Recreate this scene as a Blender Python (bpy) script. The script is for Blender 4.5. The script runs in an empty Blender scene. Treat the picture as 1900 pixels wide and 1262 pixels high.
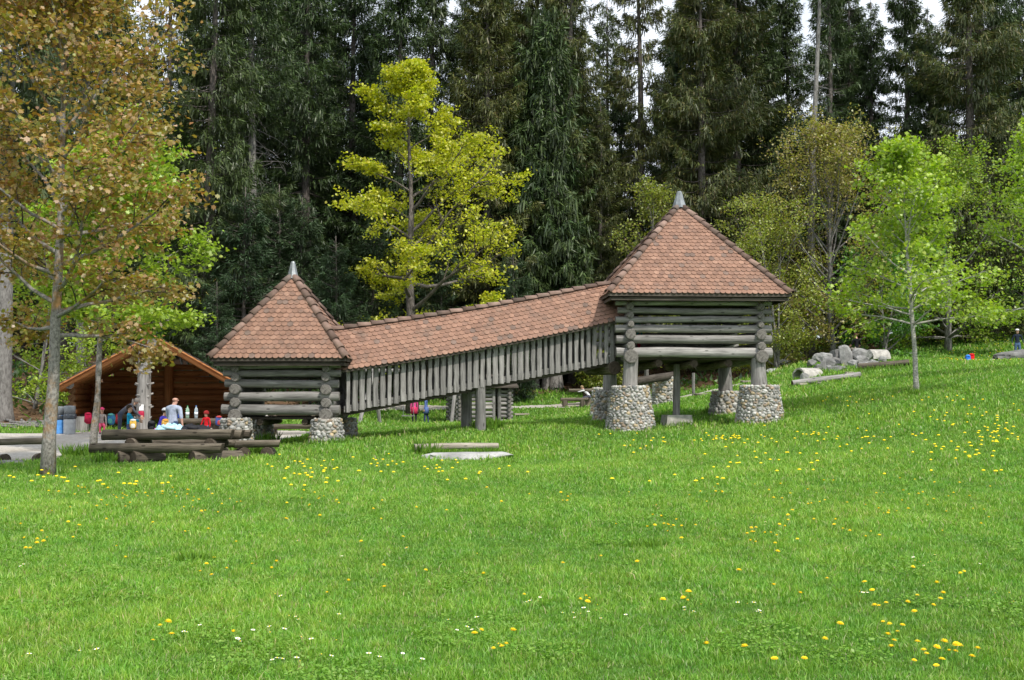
import bpy, bmesh, math, random
import numpy as np
from mathutils import Vector, Matrix, noise

random.seed(7); RNG = np.random.default_rng(7)
R = math.radians
SC = bpy.context.scene
COL = SC.collection

# ------------------------------------------------------------------ camera
EYE = 1.65; F = 2200.0; CX, CY = 950.0, 631.0
PITCH = math.atan((745 - 631) / F)
cam_d = bpy.data.cameras.new("camera"); cam = bpy.data.objects.new("camera", cam_d); COL.objects.link(cam)
cam.location = (0, 0, EYE); cam.rotation_euler = (R(90) + PITCH, 0, 0)
cam_d.sensor_width = 36; cam_d.lens = F / 1900 * 36; cam_d.clip_end = 2000; cam_d.clip_start = 0.1
SC.camera = cam

# ------------------------------------------------------------------ sky, sun, exposure
SUN_DIR = Vector((0.46, -0.72, 1.05)).normalized()
SUN_EL = math.asin(SUN_DIR.z); SUN_ROT = math.atan2(SUN_DIR.x, SUN_DIR.y)
world = bpy.data.worlds.new("World"); SC.world = world; world.use_nodes = True
wn = world.node_tree; wn.nodes.clear()
def wnode(t): return wn.nodes.new(t)
w_out = wnode('ShaderNodeOutputWorld'); w_bg = wnode('ShaderNodeBackground'); w_sky = wnode('ShaderNodeTexSky')
w_sky.sky_type = 'NISHITA'; w_sky.sun_disc = False; w_sky.sun_elevation = SUN_EL; w_sky.sun_rotation = SUN_ROT
w_sky.air_density = 1.0; w_sky.dust_density = 2.0
w_tc = wnode('ShaderNodeTexCoord'); w_nz = wnode('ShaderNodeTexNoise'); w_nz.inputs['Scale'].default_value = 3.2
w_nz.inputs['Detail'].default_value = 7; w_nz.inputs['Roughness'].default_value = 0.6
w_rp = wnode('ShaderNodeValToRGB'); w_rp.color_ramp.elements[0].position = 0.30; w_rp.color_ramp.elements[1].position = 0.52
w_rp.color_ramp.elements[0].color = (0.55, 0.55, 0.55, 1); w_rp.color_ramp.elements[1].color = (1, 1, 1, 1)
w_mx = wnode('ShaderNodeMixRGB'); w_mx.inputs['Color2'].default_value = (7.4, 7.9, 8.6, 1)
w_bg.inputs['Strength'].default_value = 0.14
wn.links.new(w_tc.outputs['Generated'], w_nz.inputs['Vector']); wn.links.new(w_nz.outputs['Fac'], w_rp.inputs['Fac'])
wn.links.new(w_rp.outputs['Color'], w_mx.inputs['Fac']); wn.links.new(w_sky.outputs['Color'], w_mx.inputs['Color1'])
wn.links.new(w_mx.outputs['Color'], w_bg.inputs['Color']); wn.links.new(w_bg.outputs['Background'], w_out.inputs['Surface'])
sun_d = bpy.data.lights.new("sun", 'SUN'); sun = bpy.data.objects.new("sun", sun_d); COL.objects.link(sun)
sun_d.energy = 3.6; sun_d.angle = R(1.6); sun_d.color = (1.0, 0.95, 0.87)
sun.rotation_euler = SUN_DIR.to_track_quat('Z', 'Y').to_euler(); sun.location = (20, -20, 40)
SC.view_settings.view_transform = 'Standard'; SC.view_settings.look = 'None'
SC.view_settings.exposure = 0.2; SC.view_settings.gamma = 1.0
SC.cycles.max_bounces = 8; SC.cycles.diffuse_bounces = 6; SC.cycles.transmission_bounces = 4; SC.cycles.transparent_max_bounces = 6

# ------------------------------------------------------------------ tagging and object helpers
def tag(o, label=None, cat=None, group=None, kind=None):
    if label: o['label'] = label
    if cat: o['category'] = cat
    if group: o['group'] = group
    if kind: o['kind'] = kind
    return o
def thing(name, label, cat, loc=(0, 0, 0), rz=0.0, group=None):
    o = bpy.data.objects.new(name, None); COL.objects.link(o)
    o.location = loc; o.rotation_euler = (0, 0, rz); o.empty_display_size = 0.3
    return tag(o, label, cat, group)
def link(name, me, parent=None, loc=(0, 0, 0), rot=None, mat4=None):
    o = bpy.data.objects.new(name, me); COL.objects.link(o)
    if parent: o.parent = parent
    if mat4 is not None: o.matrix_local = mat4
    else:
        o.location = loc
        if rot: o.rotation_euler = rot
    return o
def dup(root, loc, rz=0.0, scale=1.0, label=None, group=None):
    r = root.copy(); COL.objects.link(r); r.location = loc; r.rotation_euler = (0, 0, rz); r.scale = (scale,) * 3
    if label: r['label'] = label
    if group: r['group'] = group
    for ch in list(root.children):
        c = ch.copy(); COL.objects.link(c); c.parent = r
        for g in list(ch.children):
            d = g.copy(); COL.objects.link(d); d.parent = c
    return r

class MB:
    def __init__(s): s.v = []; s.f = []; s.m = []; s.c = []
    def add(s, vs, fs, mi=0, col=(1, 1, 1)):
        b = len(s.v); s.v.extend([tuple(x) for x in vs]); s.c.extend([col] * len(vs))
        for f in fs: s.f.append([i + b for i in f]); s.m.append(mi)
    def box(s, c, size, mi=0, rot=None, col=(1, 1, 1), taper=1.0):
        x, y, z = [a / 2 for a in size]; c = Vector(c)
        vs = [Vector((sx * x * (taper if sz > 0 else 1), sy * y * (taper if sz > 0 else 1), sz * z)) for sz in (-1, 1) for sy in (-1, 1) for sx in (-1, 1)]
        if rot is not None: vs = [rot @ v for v in vs]
        s.add([v + c for v in vs], [(0, 2, 3, 1), (4, 5, 7, 6), (0, 1, 5, 4), (1, 3, 7, 5), (3, 2, 6, 7), (2, 0, 4, 6)], mi, col)
    def tube(s, pts, rad, seg=8, mi=0, col=(1, 1, 1), caps=True, capmi=None):
        pts = [Vector(p) for p in pts]; n = len(pts)
        if not hasattr(rad, '__len__'): rad = [rad] * n
        ref = Vector((0.13, 0.31, 0.94)); vs = []
        for i, p in enumerate(pts):
            t = (pts[min(i + 1, n - 1)] - pts[max(i - 1, 0)])
            if t.length < 1e-9: t = Vector((0, 0, 1))
            t.normalize(); rr = ref if abs(t.dot(ref)) < .95 else Vector((1, 0, 0))
            a = t.cross(rr).normalized(); b = t.cross(a)
            for k in range(seg):
                q = 2 * math.pi * k / seg; vs.append(p + a * (math.cos(q) * rad[i]) + b * (math.sin(q) * rad[i]))
        fs = [(i * seg + k, i * seg + (k + 1) % seg, (i + 1) * seg + (k + 1) % seg, (i + 1) * seg + k) for i in range(n - 1) for k in range(seg)]
        s.add(vs, fs, mi, col)
        if caps:
            b = len(s.v) - len(vs)
            s.f.append([b + k for k in range(seg)][::-1]); s.m.append(mi if capmi is None else capmi)
            s.f.append([b + (n - 1) * seg + k for k in range(seg)]); s.m.append(mi if capmi is None else capmi)
    def lathe(s, prof, seg=16, mi=0, col=(1, 1, 1), c=(0, 0, 0), wob=0, sx=1, sy=1):
        n = len(prof); vs = []
        for r, z in prof:
            for k in range(seg):
                q = 2 * math.pi * k / seg; rr = r * (1 + wob * noise.noise(Vector((math.cos(q) * 2, math.sin(q) * 2, z * 3))))
                vs.append((c[0] + math.cos(q) * rr * sx, c[1] + math.sin(q) * rr * sy, c[2] + z))
        fs = [(i * seg + k, i * seg + (k + 1) % seg, (i + 1) * seg + (k + 1) % seg, (i + 1) * seg + k) for i in range(n - 1) for k in range(seg)]
        s.add(vs, fs, mi, col); b = len(s.v) - len(vs)
        s.f.append([b + k for k in range(seg)][::-1]); s.m.append(mi)
        s.f.append([b + (n - 1) * seg + k for k in range(seg)]); s.m.append(mi)
    def ball(s, c, r, mi=0, col=(1, 1, 1), seg=10, rings=7, rot=None, amp=0, seed=0, pw=1.0):
        if not hasattr(r, '__len__'): r = (r, r, r)
        c = Vector(c); vs = []
        for i in range(1, rings):
            th = math.pi * i / rings
            for k in range(seg):
                q = 2 * math.pi * k / seg; v = Vector((math.sin(th) * math.cos(q), math.sin(th) * math.sin(q), math.cos(th)))
                vs.append(v)
        vs.append(Vector((0, 0, 1))); vs.append(Vector((0, 0, -1)))
        out = []
        for v in vs:
            k = 1 + (amp * noise.noise(v * 1.7 + Vector((seed * 3.1, seed, 0))) if amp else 0)
            if pw != 1: v = Vector([math.copysign(abs(q) ** pw, q) for q in v]) * .9
            w = Vector((v.x * r[0] * k, v.y * r[1] * k, v.z * r[2] * k))
            if rot is not None: w = rot @ w
            out.append(w + c)
        fs = [(i * seg + k, (i + 1) * seg + k, (i + 1) * seg + (k + 1) % seg, i * seg + (k + 1) % seg) for i in range(rings - 2) for k in range(seg)]
        T = (rings - 1) * seg
        fs += [(T, k, (k + 1) % seg) for k in range(seg)] + [(T + 1, (rings - 2) * seg + (k + 1) % seg, (rings - 2) * seg + k) for k in range(seg)]
        s.add(out, fs, mi, col)
    def mesh(s, name, mats, smooth=False):
        me = bpy.data.meshes.new(name); me.from_pydata(s.v, [], s.f)
        for m in (mats if isinstance(mats, (list, tuple)) else [mats]): me.materials.append(m)
        me.polygons.foreach_set('material_index', s.m)
        if smooth: me.polygons.foreach_set('use_smooth', [True] * len(s.f))
        a = me.color_attributes.new('Col', 'FLOAT_COLOR', 'POINT')
        arr = np.ones((len(s.v), 4), np.float32); arr[:, :3] = np.array(s.c, np.float32); a.data.foreach_set('color', arr.ravel())
        me.update(); return me
    def build(s, name, mats, parent=None, smooth=False, **kw): return link(name, s.mesh(name, mats, smooth), parent, **kw)

def np_mesh(name, V, polys, mats, col=None, smooth=False, mi=None):
    """V (n,3); polys: list of (F,k) index arrays"""
    me = bpy.data.meshes.new(name); n = len(V)
    me.vertices.add(n); me.vertices.foreach_set('co', np.asarray(V, np.float32).ravel())
    li = np.concatenate([p.ravel() for p in polys]).astype(np.int32)
    tot = np.concatenate([np.full(len(p), p.shape[1]) for p in polys]); st = np.concatenate([[0], np.cumsum(tot)[:-1]]).astype(np.int32)
    me.loops.add(len(li)); me.loops.foreach_set('vertex_index', li)
    me.polygons.add(len(tot)); me.polygons.foreach_set('loop_start', st)
    for m in (mats if isinstance(mats, (list, tuple)) else [mats]): me.materials.append(m)
    if mi is not None: me.polygons.foreach_set('material_index', np.asarray(mi, np.int32))
    if smooth: me.polygons.foreach_set('use_smooth', np.ones(len(tot), bool))
    me.update(calc_edges=True)
    if col is not None:
        a = me.color_attributes.new('Col', 'FLOAT_COLOR', 'POINT'); arr = np.ones((n, 4), np.float32); arr[:, :3] = col
        a.data.foreach_set('color', arr.ravel())
    return me

# ------------------------------------------------------------------ materials
class NT:
    def __init__(s, name):
        s.m = bpy.data.materials.new(name); s.m.use_nodes = True; s.t = s.m.node_tree; s.t.nodes.clear()
        s.out = s.n('ShaderNodeOutputMaterial')
    def n(s, t, **kw):
        x = s.t.nodes.new(t)
        for k, v in kw.items():
            if k in x.inputs: x.inputs[k].default_value = v
            else: setattr(x, k, v)
        return x
    def l(s, a, b): s.t.links.new(a, b)
    def noise(s, vec, scale, detail=4, rough=.55, dist=0):
        x = s.n('ShaderNodeTexNoise', Scale=scale, Detail=detail, Roughness=rough, Distortion=dist)
        if vec is not None: s.l(vec, x.inputs['Vector'])
        return x.outputs['Fac']
    def ramp(s, fac, stops):
        x = s.n('ShaderNodeValToRGB'); e = x.color_ramp.elements
        while len(e) < len(stops): e.new(0.5)
        for i, (p, c) in enumerate(stops):
            e[i].position = p; e[i].color = (*c, 1) if len(c) == 3 else c
        s.l(fac, x.inputs['Fac']); return x.outputs['Color']
    def mix(s, fac, a, b, mode='MIX'):
        x = s.n('ShaderNodeMixRGB'); x.blend_type = mode
        for i, v in ((0, fac), (1, a), (2, b)):
            if hasattr(v, 'is_output') or hasattr(v, 'links'): s.l(v, x.inputs[i])
            elif isinstance(v, (int, float)): x.inputs[i].default_value = v if i == 0 else (v, v, v, 1)
            else: x.inputs[i].default_value = (*v, 1)
        return x.outputs['Color']
    def coord(s, which='Object', scale=None):
        tc = s.n('ShaderNodeTexCoord').outputs[which]
        if scale is None: return tc
        mp = s.n('ShaderNodeMapping'); mp.inputs['Scale'].default_value = scale; s.l(tc, mp.inputs['Vector']); return mp.outputs['Vector']
    def pos(s): return s.n('ShaderNodeNewGeometry').outputs['Position']
    def rand(s): return s.n('ShaderNodeObjectInfo').outputs['Random']
    def attr(s): return s.n('ShaderNodeAttribute', attribute_name='Col').outputs['Color']
    def bump(s, h, strength=.4, dist=.02):
        b = s.n('ShaderNodeBump', Strength=strength, Distance=dist); s.l(h, b.inputs['Height']); return b.outputs['Normal']
    def pbsdf(s, col, rough=.85, nrm=None, spec=.25, **kw):
        p = s.n('ShaderNodeBsdfPrincipled'); p.inputs['Roughness'].default_value = rough
        p.inputs['Specular IOR Level'].default_value = spec
        if hasattr(col, 'links'): s.l(col, p.inputs['Base Color'])
        else: p.inputs['Base Color'].default_value = (*col, 1)
        if nrm is not None: s.l(nrm, p.inputs['Normal'])
        for k, v in kw.items(): p.inputs[k].default_value = v
        s.l(p.outputs[0], s.out.inputs['Surface']); return p

def m_wood(name, dark, light, tint=(1, 1, 1), gr=1.0, crack=.5):
    t = NT(name); v = t.coord('Object', (1.1 * gr, 15 * gr, 15 * gr))
    off = t.n('ShaderNodeVectorMath'); off.operation = 'ADD'; t.l(v, off.inputs[0])
    mul = t.n('ShaderNodeMath'); mul.operation = 'MULTIPLY'; mul.inputs[1].default_value = 37.0; t.l(t.rand(), mul.inputs[0])
    cmb = t.n('ShaderNodeCombineXYZ'); t.l(mul.outputs[0], cmb.inputs[0]); t.l(mul.outputs[0], cmb.inputs[1]); t.l(cmb.outputs[0], off.inputs[1])
    n1 = t.noise(off.outputs[0], 1.0, 6, .62); n2 = t.noise(t.coord('Object'), 1.6, 3)
    c = t.ramp(n1, [(.32, dark), (.47, tuple(.55 * a + .45 * b for a, b in zip(dark, light))), (.68, light)])
    c = t.mix(t.ramp(n2, [(.35, (0, 0, 0)), (.7, (.45,) * 3)]), c, tuple(x * y for x, y in zip(dark, tint)))
    cr = t.noise(t.coord('Object', (.7, 22, 22)), 1.3, 3, .5, .4)
    c = t.mix(t.ramp(cr, [(.31, (crack,) * 3), (.39, (0, 0, 0))]), c, tuple(x * .25 for x in dark))
    vo = t.n('ShaderNodeTexVoronoi', Scale=1.0); t.l(t.coord('Object', (2.2, 5.5, 5.5)), vo.inputs['Vector'])
    c = t.mix(t.ramp(vo.outputs['Distance'], [(.10, (.75,) * 3), (.17, (0, 0, 0))]), c, tuple(x * .35 for x in dark))
    rb = t.ramp(t.rand(), [(0, (.66,) * 3), (1, (1.12,) * 3)])
    c = t.mix(1.0, c, rb, 'MULTIPLY')
    t.pbsdf(c, .9, t.bump(n1, .85, .03), .12); return t.m
def m_end(name, dark, light):
    t = NT(name); v = t.coord('Object', (0, 1, 1)); w = t.n('ShaderNodeTexWave', Scale=9.0, Distortion=2.2, Detail=2); w.wave_type = 'RINGS'; w.rings_direction = 'X'
    t.l(v, w.inputs['Vector']); n = t.noise(t.coord('Object'), 14, 4)
    c = t.mix(t.ramp(n, [(.35, (.2,) * 3), (.7, (.9,) * 3)]), t.ramp(w.outputs['Fac'], [(0, dark), (1, light)]), tuple(.7 * x for x in dark))
    t.pbsdf(c, .9, t.bump(n, .4, .02), .1); return t.m
def m_plain(name, col, rough=.8, var=.12, scale=12, bump=.15, spec=.25, **kw):
    t = NT(name); n = t.noise(t.coord('Object'), scale, 5)
    c = t.ramp(n, [(.3, tuple(max(0, x * (1 - 2 * var)) for x in col)), (.7, tuple(min(1, x * (1 + var)) for x in col))])
    t.pbsdf(c, rough, t.bump(n, bump, .02), spec, **kw); return t.m
def m_cloth(name, col): return m_plain(name, col, .92, .16, 9, .5, .1)
def m_attr(name, rough=.85, scale=10, var=(.7, 1.15), bump=.3, bd=.02, spec=.2, dirt=None):
    t = NT(name); n = t.noise(t.coord('Object'), scale, 6, .6); c = t.mix(1.0, t.attr(), t.ramp(n, [(.3, (var[0],) * 3), (.7, (var[1],) * 3)]), 'MULTIPLY')
    if dirt:
        n2 = t.noise(t.coord('Object'), dirt[1], 6, .65); c = t.mix(t.ramp(n2, [(.52, (0, 0, 0)), (.72, (dirt[2],) * 3)]), c, dirt[0])
    t.pbsdf(c, rough, t.bump(n, bump, bd), spec); return t.m
def m_leaf(name, trans=.4, var=.25, spec=.25, hue=0.0, tmul=(1.15, 1.25, .55)):
    t = NT(name); c = t.attr()
    c = t.mix(1.0, c, t.ramp(t.rand(), [(0, (1 - var,) * 3), (1, (1 + var,) * 3)]), 'MULTIPLY')
    if hue: c = t.mix(t.ramp(t.rand(), [(0, (0,) * 3), (1, (hue,) * 3)]), c, (.085, .07, .02))
    d = t.n('ShaderNodeBsdfDiffuse'); t.l(c, d.inputs['Color']); tr = t.n('ShaderNodeBsdfTranslucent')
    t.l(t.mix(1.0, c, tmul, 'MULTIPLY'), tr.inputs['Color'])
    mx = t.n('ShaderNodeMixShader', Fac=trans); t.l(d.outputs[0], mx.inputs[1]); t.l(tr.outputs[0], mx.inputs[2])
    g = t.n('ShaderNodeBsdfGlossy', Roughness=.5); g.inputs['Color'].default_value = (1, 1, 1, 1); m2 = t.n('ShaderNodeMixShader', Fac=.05 * spec / .25)
    t.l(mx.outputs[0], m2.inputs[1]); t.l(g.outputs[0], m2.inputs[2]); t.l(m2.outputs[0], t.out.inputs['Surface']); return t.m
def m_bark(name, dark, light, lichen=None, zs=4.0, sc=6):
    t = NT(name); n = t.noise(t.coord('Object', (1, 1, 1 / zs)), sc * 3, 6, .65); n2 = t.noise(t.coord('Object'), 2.2, 5, .6)
    c = t.ramp(n, [(.33, dark), (.62, light)])
    if lichen: c = t.mix(t.ramp(n2, [(.50, (0, 0, 0)), (.64, (.8,) * 3)]), c, lichen)
    c = t.mix(1.0, c, t.ramp(t.rand(), [(0, (.75,) * 3), (1, (1.15,) * 3)]), 'MULTIPLY')
    t.pbsdf(c, .92, t.bump(n, .8, .03), .1); return t.m

M = {}
M['log'] = m_wood('weathered_log', (.15, .142, .134), (.47, .45, .425))
M['logend'] = m_end('weathered_log_end', (.115, .105, .095), (.37, .345, .315))
M['darklog'] = m_wood('damp_log', (.075, .062, .048), (.29, .245, .19), crack=.8)
M['darkend'] = m_end('damp_log_end', (.05, .04, .03), (.15, .12, .09))
M['brown'] = m_wood('stained_log', (.32, .125, .05), (.62, .28, .115), crack=.3)
M['brownend'] = m_end('stained_log_end', (.10, .05, .025), (.35, .2, .1))
M['plank'] = m_wood('dark_plank', (.05, .042, .034), (.14, .12, .10))  # dark wood of roof decks, floors, eave boards and bearers
M['pale'] = m_wood('pale_plank', (.22, .19, .15), (.50, .45, .38))
M['slat'] = m_wood('grey_slat', (.15, .142, .135), (.44, .42, .40), gr=1.2)
M['tile'] = m_attr('terracotta_tile', .86, 5, (.72, 1.12), .3, .012, .15, dirt=((.12, .10, .085), 2.1, .6))
M['stone'] = m_attr('field_stone', .88, 14, (.7, 1.15), .5, .01, .2)
M['mortar'] = m_plain('pier_mortar', (.36, .335, .29), .95, .25, 16, .8, .1)
M['rock'] = m_attr('boulder_rock', .92, 2.3, (.45, 1.25), 1.0, .08, .15, dirt=((.10, .10, .075), 4.5, .7))
M['concrete'] = m_plain('concrete', (.42, .40, .36), .92, .2, 5, .4, .15)
M['lead'] = m_plain('zinc_sheet', (.25, .27, .28), .5, .2, 6, .3, .4, Metallic=.5)
M['shingle'] = m_wood('roof_shingle', (.06, .045, .038), (.19, .15, .125))
M['bark_maple'] = m_bark('maple_bark', (.13, .12, .105), (.40, .37, .34), (.36, .19, .055), 1.5, 7)
M['bark_pale'] = m_bark('pale_bark', (.20, .19, .17), (.50, .48, .44), None, .6, 5)
M['bark_spruce'] = m_bark('spruce_bark', (.06, .052, .045), (.19, .165, .15), None, 2.5, 4)
M['bark_grey'] = m_bark('grey_bark', (.10, .093, .086), (.26, .247, .232), None, 2.5, 4)
M['twig'] = m_bark('twig_bark', (.05, .042, .032), (.13, .11, .09))
M['leaf'] = m_leaf('leaf', .45, .06)
M['needle'] = m_leaf('needle', .14, .22, .2, hue=.32, tmul=(1, 1, .8))
M['grass'] = m_leaf('grass_blade', .35, 0, .12)
M['petal_y'] = m_plain('yellow_petal', (.95, .70, .015), .7, .08, 30, .1)
M['petal_w'] = m_plain('white_petal', (.85, .85, .85), .7, .03, 30, .1)
M['stem'] = m_plain('green_stem', (.12, .26, .04), .7)
t = NT('gravel'); nn = t.noise(t.pos(), 9, 6, .7); n3 = t.noise(t.pos(), .5, 4)
c = t.mix(t.ramp(n3, [(.4, (0,) * 3), (.7, (.5,) * 3)]), t.ramp(nn, [(.3, (.30, .275, .245)), (.7, (.58, .55, .51))]), (.36, .30, .22))
t.pbsdf(c, .95, t.bump(nn, .8, .03), .1); M['gravel'] = t.m
t = NT('meadow_ground'); nn = t.noise(t.pos(), 5, 6, .7); n3 = t.noise(t.pos(), .45, 5, .6)
g = t.ramp(nn, [(.3, (.035, .075, .012)), (.6, (.085, .17, .022)), (.8, (.13, .15, .05))])
fl = t.ramp(t.noise(t.pos(), 2.2, 7, .7), [(.3, (.045, .028, .016)), (.5, (.12, .07, .04)), (.62, (.19, .125, .075)), (.72, (.06, .085, .02))])
sx = t.n('ShaderNodeSeparateColor'); t.l(t.attr(), sx.inputs[0])
c = t.mix(sx.outputs[0], g, fl); t.pbsdf(c, .95, t.bump(nn, .8, .04), .1); M['ground'] = t.m

# ------------------------------------------------------------------ terrain
CTRL = []
def cp(px, py, d): CTRL.append(((px - CX) / F * d, d, EYE - (py - 745) * d / F))
for p in [(-6, 0, 0), (6, 0, 0), (0, 7, 0), (-3, 10, 0), (3, 10, 0.02), (-10, 20, 0), (-6, 27, 0.0), (9, 20, .25), (0, 20, .05), (0, 27, .08), (12, 30, .85), (17, 40, 2.45),
          (-9, 37.7, .05), (-8.5, 36.7, .15), (-5.7, 36.7, .38), (-.8, 39.5, .74), (-4, 41, .55), (4.1, 40, .68), (8.3, 40.3, .92), (7.9, 45.5, 1.25), (3.8, 45.5, .95), (29.9, 70, 4.1), (26, 68, 3.85),
          (28, 78, 5.2), (34, 79, 5.8), (35, 95, 7), (-14, 44, .42), (-14, 47, .5), (-8, 50, .7), (-20, 42, .4), (-26, 40, .5), (-21, 50, .85), (-23, 60, 2.6), (-12, 60, 1.7), (-30, 55, 2.5),
          (-30, 80, 4.5), (-10, 80, 3.5), (10, 82, 3.6), (25, 92, 6), (-30, 105, 6.5), (0, 105, 6.2), (30, 110, 7.5), (-60, 80, 4.5), (60, 80, 8), (60, 40, 6), (-50, 30, .5), (40, 15, 2), (-30, 0, 0), (30, 0, .6), (-60, 125, 7), (0, 125, 7), (60, 125, 9)]: CTRL.append(p)
for p in [(88, 882, 26.9), (310, 858, 32), (870, 845, 33.7), (1700, 730, 40), (1560, 702, 57), (1540, 668, 67), (770, 787, 57), (920, 764, 63), (1080, 753, 68), (1290, 737, 66), (1000, 725, 75), (1440, 705, 60)]: cp(*p)
CT = np.array(CTRL)
def _U(r2): return r2 * np.log(r2 + 1e-9) * .5
def _fit():
    n = len(CT); X = CT[:, :2] / 10; r2 = ((X[:, None] - X[None]) ** 2).sum(-1); K = _U(r2) + np.eye(n) * .004
    P = np.c_[np.ones(n), X]; A = np.zeros((n + 3, n + 3)); A[:n, :n] = K; A[:n, n:] = P; A[n:, :n] = P.T
    return X, np.linalg.solve(A, np.r_[CT[:, 2], 0, 0, 0])
CX_, CW_ = _fit()
def ground_np(x, y):
    x = np.atleast_1d(np.asarray(x, float)); y = np.atleast_1d(np.asarray(y, float)); out = np.empty(len(x))
    for a in range(0, len(x), 40000):
        q = np.c_[np.clip(x[a:a + 40000], -60, 60), np.clip(y[a:a + 40000], -5, 125)] / 10; r2 = ((q[:, None] - CX_[None]) ** 2).sum(-1)
        out[a:a + 40000] = _U(r2) @ CW_[:-3] + CW_[-3] + q @ CW_[-2:]
    w = .035 * np.sin(x * .9 + 1.3 * np.sin(y * .5)) * np.sin(y * .8 + .7 * np.cos(x * .6)); w *= np.clip((y - 8) / 10, .3, 1)
    far = np.clip((y - 125) / 60, 0, 1); out = (out + w) * (1 - far) - 4 * far
    return out
def gz(x, y): return float(ground_np([x], [y])[0])
def ray(px, py):
    u = (px - CX) / F; v = (CY - py) / F
    return Vector((u, math.cos(PITCH) - v * math.sin(PITCH), math.sin(PITCH) + v * math.cos(PITCH)))
def at(px, py, d):
    r = ray(px, py); return Vector((0, 0, EYE)) + r * (d / r.y)
def on(px, d):
    x = (px - CX) / F * d; return Vector((x, d, gz(x, d)))
def bp(px, d): return (px - CX) / F * d
def hit(px, py, d0=5, d1=110):
    r = ray(px, py); ds = np.linspace(d0, d1, 900); t_ = ds / r.y; h = EYE + r.z * t_ - ground_np(r.x * t_, ds)
    k = np.argmax(h < 0) if (h < 0).any() else len(ds) - 1
    return at(px, py, ds[k])
def forest_edge(x): return np.interp(x, [-60, -25, -17, -12, -6, 0, 3, 12, 18, 24, 33, 60], [44, 46, 50, 55, 66, 73, 75, 69, 69.5, 77, 84, 84])
PATH = [((-15.5, 39.5), 2.9, 5.8), ((-12, 43), 4.5, 3.6), ((-11.2, 43), 2.4, 3.4)]
LINE = [(-12, 47), (-11.6, 54), (-9, 61), (-5, 63.5), (0, 66), (4, 68.5), (9, 67), (12, 66)]
def path_mask(x, y):
    x = np.asarray(x, float); y = np.asarray(y, float); m = np.full(x.shape, -9.0)
    for (c, a, b) in PATH: m = np.maximum(m, (1 - np.sqrt(((x - c[0]) / a) ** 2 + ((y - c[1]) / b) ** 2)) * 3)
    m = np.maximum(m, np.minimum(np.minimum(44.5 - y, y - 31.5 - (x + 20) * .25), np.minimum(-13.2 - x, x + 34)))
    for (a, b) in zip(LINE[:-1], LINE[1:]):
        ax, ay = a; dx, dy = b[0] - ax, b[1] - ay; tt = np.clip(((x - ax) * dx + (y - ay) * dy) / (dx * dx + dy * dy), 0, 1)
        m = np.maximum(m, .95 - np.hypot(x - ax - tt * dx, y - ay - tt * dy))
    return m + .22 * np.sin(x * 2.3 + y) * np.sin(y * 1.9 - x * .7)
xs = np.unique(np.r_[np.arange(-300, -48, 18.), np.arange(-48, 48, .6), np.arange(48, 301, 18.)]); ys = np.unique(np.r_[np.arange(-40, -4, 6.), np.arange(-4, 96, .5), np.arange(96, 190, 3.), np.arange(190, 900, 60.)])
GX, GY = np.meshgrid(xs, ys); GZ = ground_np(GX.ravel(), GY.ravel())
nx, ny = len(xs), len(ys); idx = np.arange(nx * ny).reshape(ny, nx)
q = np.stack([idx[:-1, :-1], idx[:-1, 1:], idx[1:, 1:], idx[1:, :-1]], -1).reshape(-1, 4)
fm = np.clip((GY.ravel() - forest_edge(GX.ravel())) / 1.5 + .5 + .6 * np.sin(GX.ravel() * .8) * np.sin(GY.ravel() * .7), 0, 1)
tag(link('ground', np_mesh('ground', np.c_[GX.ravel(), GY.ravel(), GZ], [q], M['ground'], np.c_[fm, fm, fm], True)), 'grassy meadow slope rising towards the forest floor', 'ground', kind='structure')
# gravel: one sheet of small cells just above the meadow
px_, py_ = np.meshgrid(np.arange(-34, 19, .25), np.arange(30, 71, .25)); pm = path_mask(px_ + .125, py_ + .125) > 0
ii = np.arange(px_.size).reshape(px_.shape); qq = np.stack([ii[:-1, :-1], ii[:-1, 1:], ii[1:, 1:], ii[1:, :-1]], -1)[pm[:-1, :-1]]
us, inv = np.unique(qq, return_inverse=True); pv = np.c_[px_.ravel()[us], py_.ravel()[us]]
tag(link('gravel_path', np_mesh('gravel_path', np.c_[pv, ground_np(pv[:, 0], pv[:, 1]) + .03], [inv.reshape(-1, 4)], M['gravel'], None, True)), 'pale gravel yard and path before the forest', 'path', kind='structure')
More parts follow.
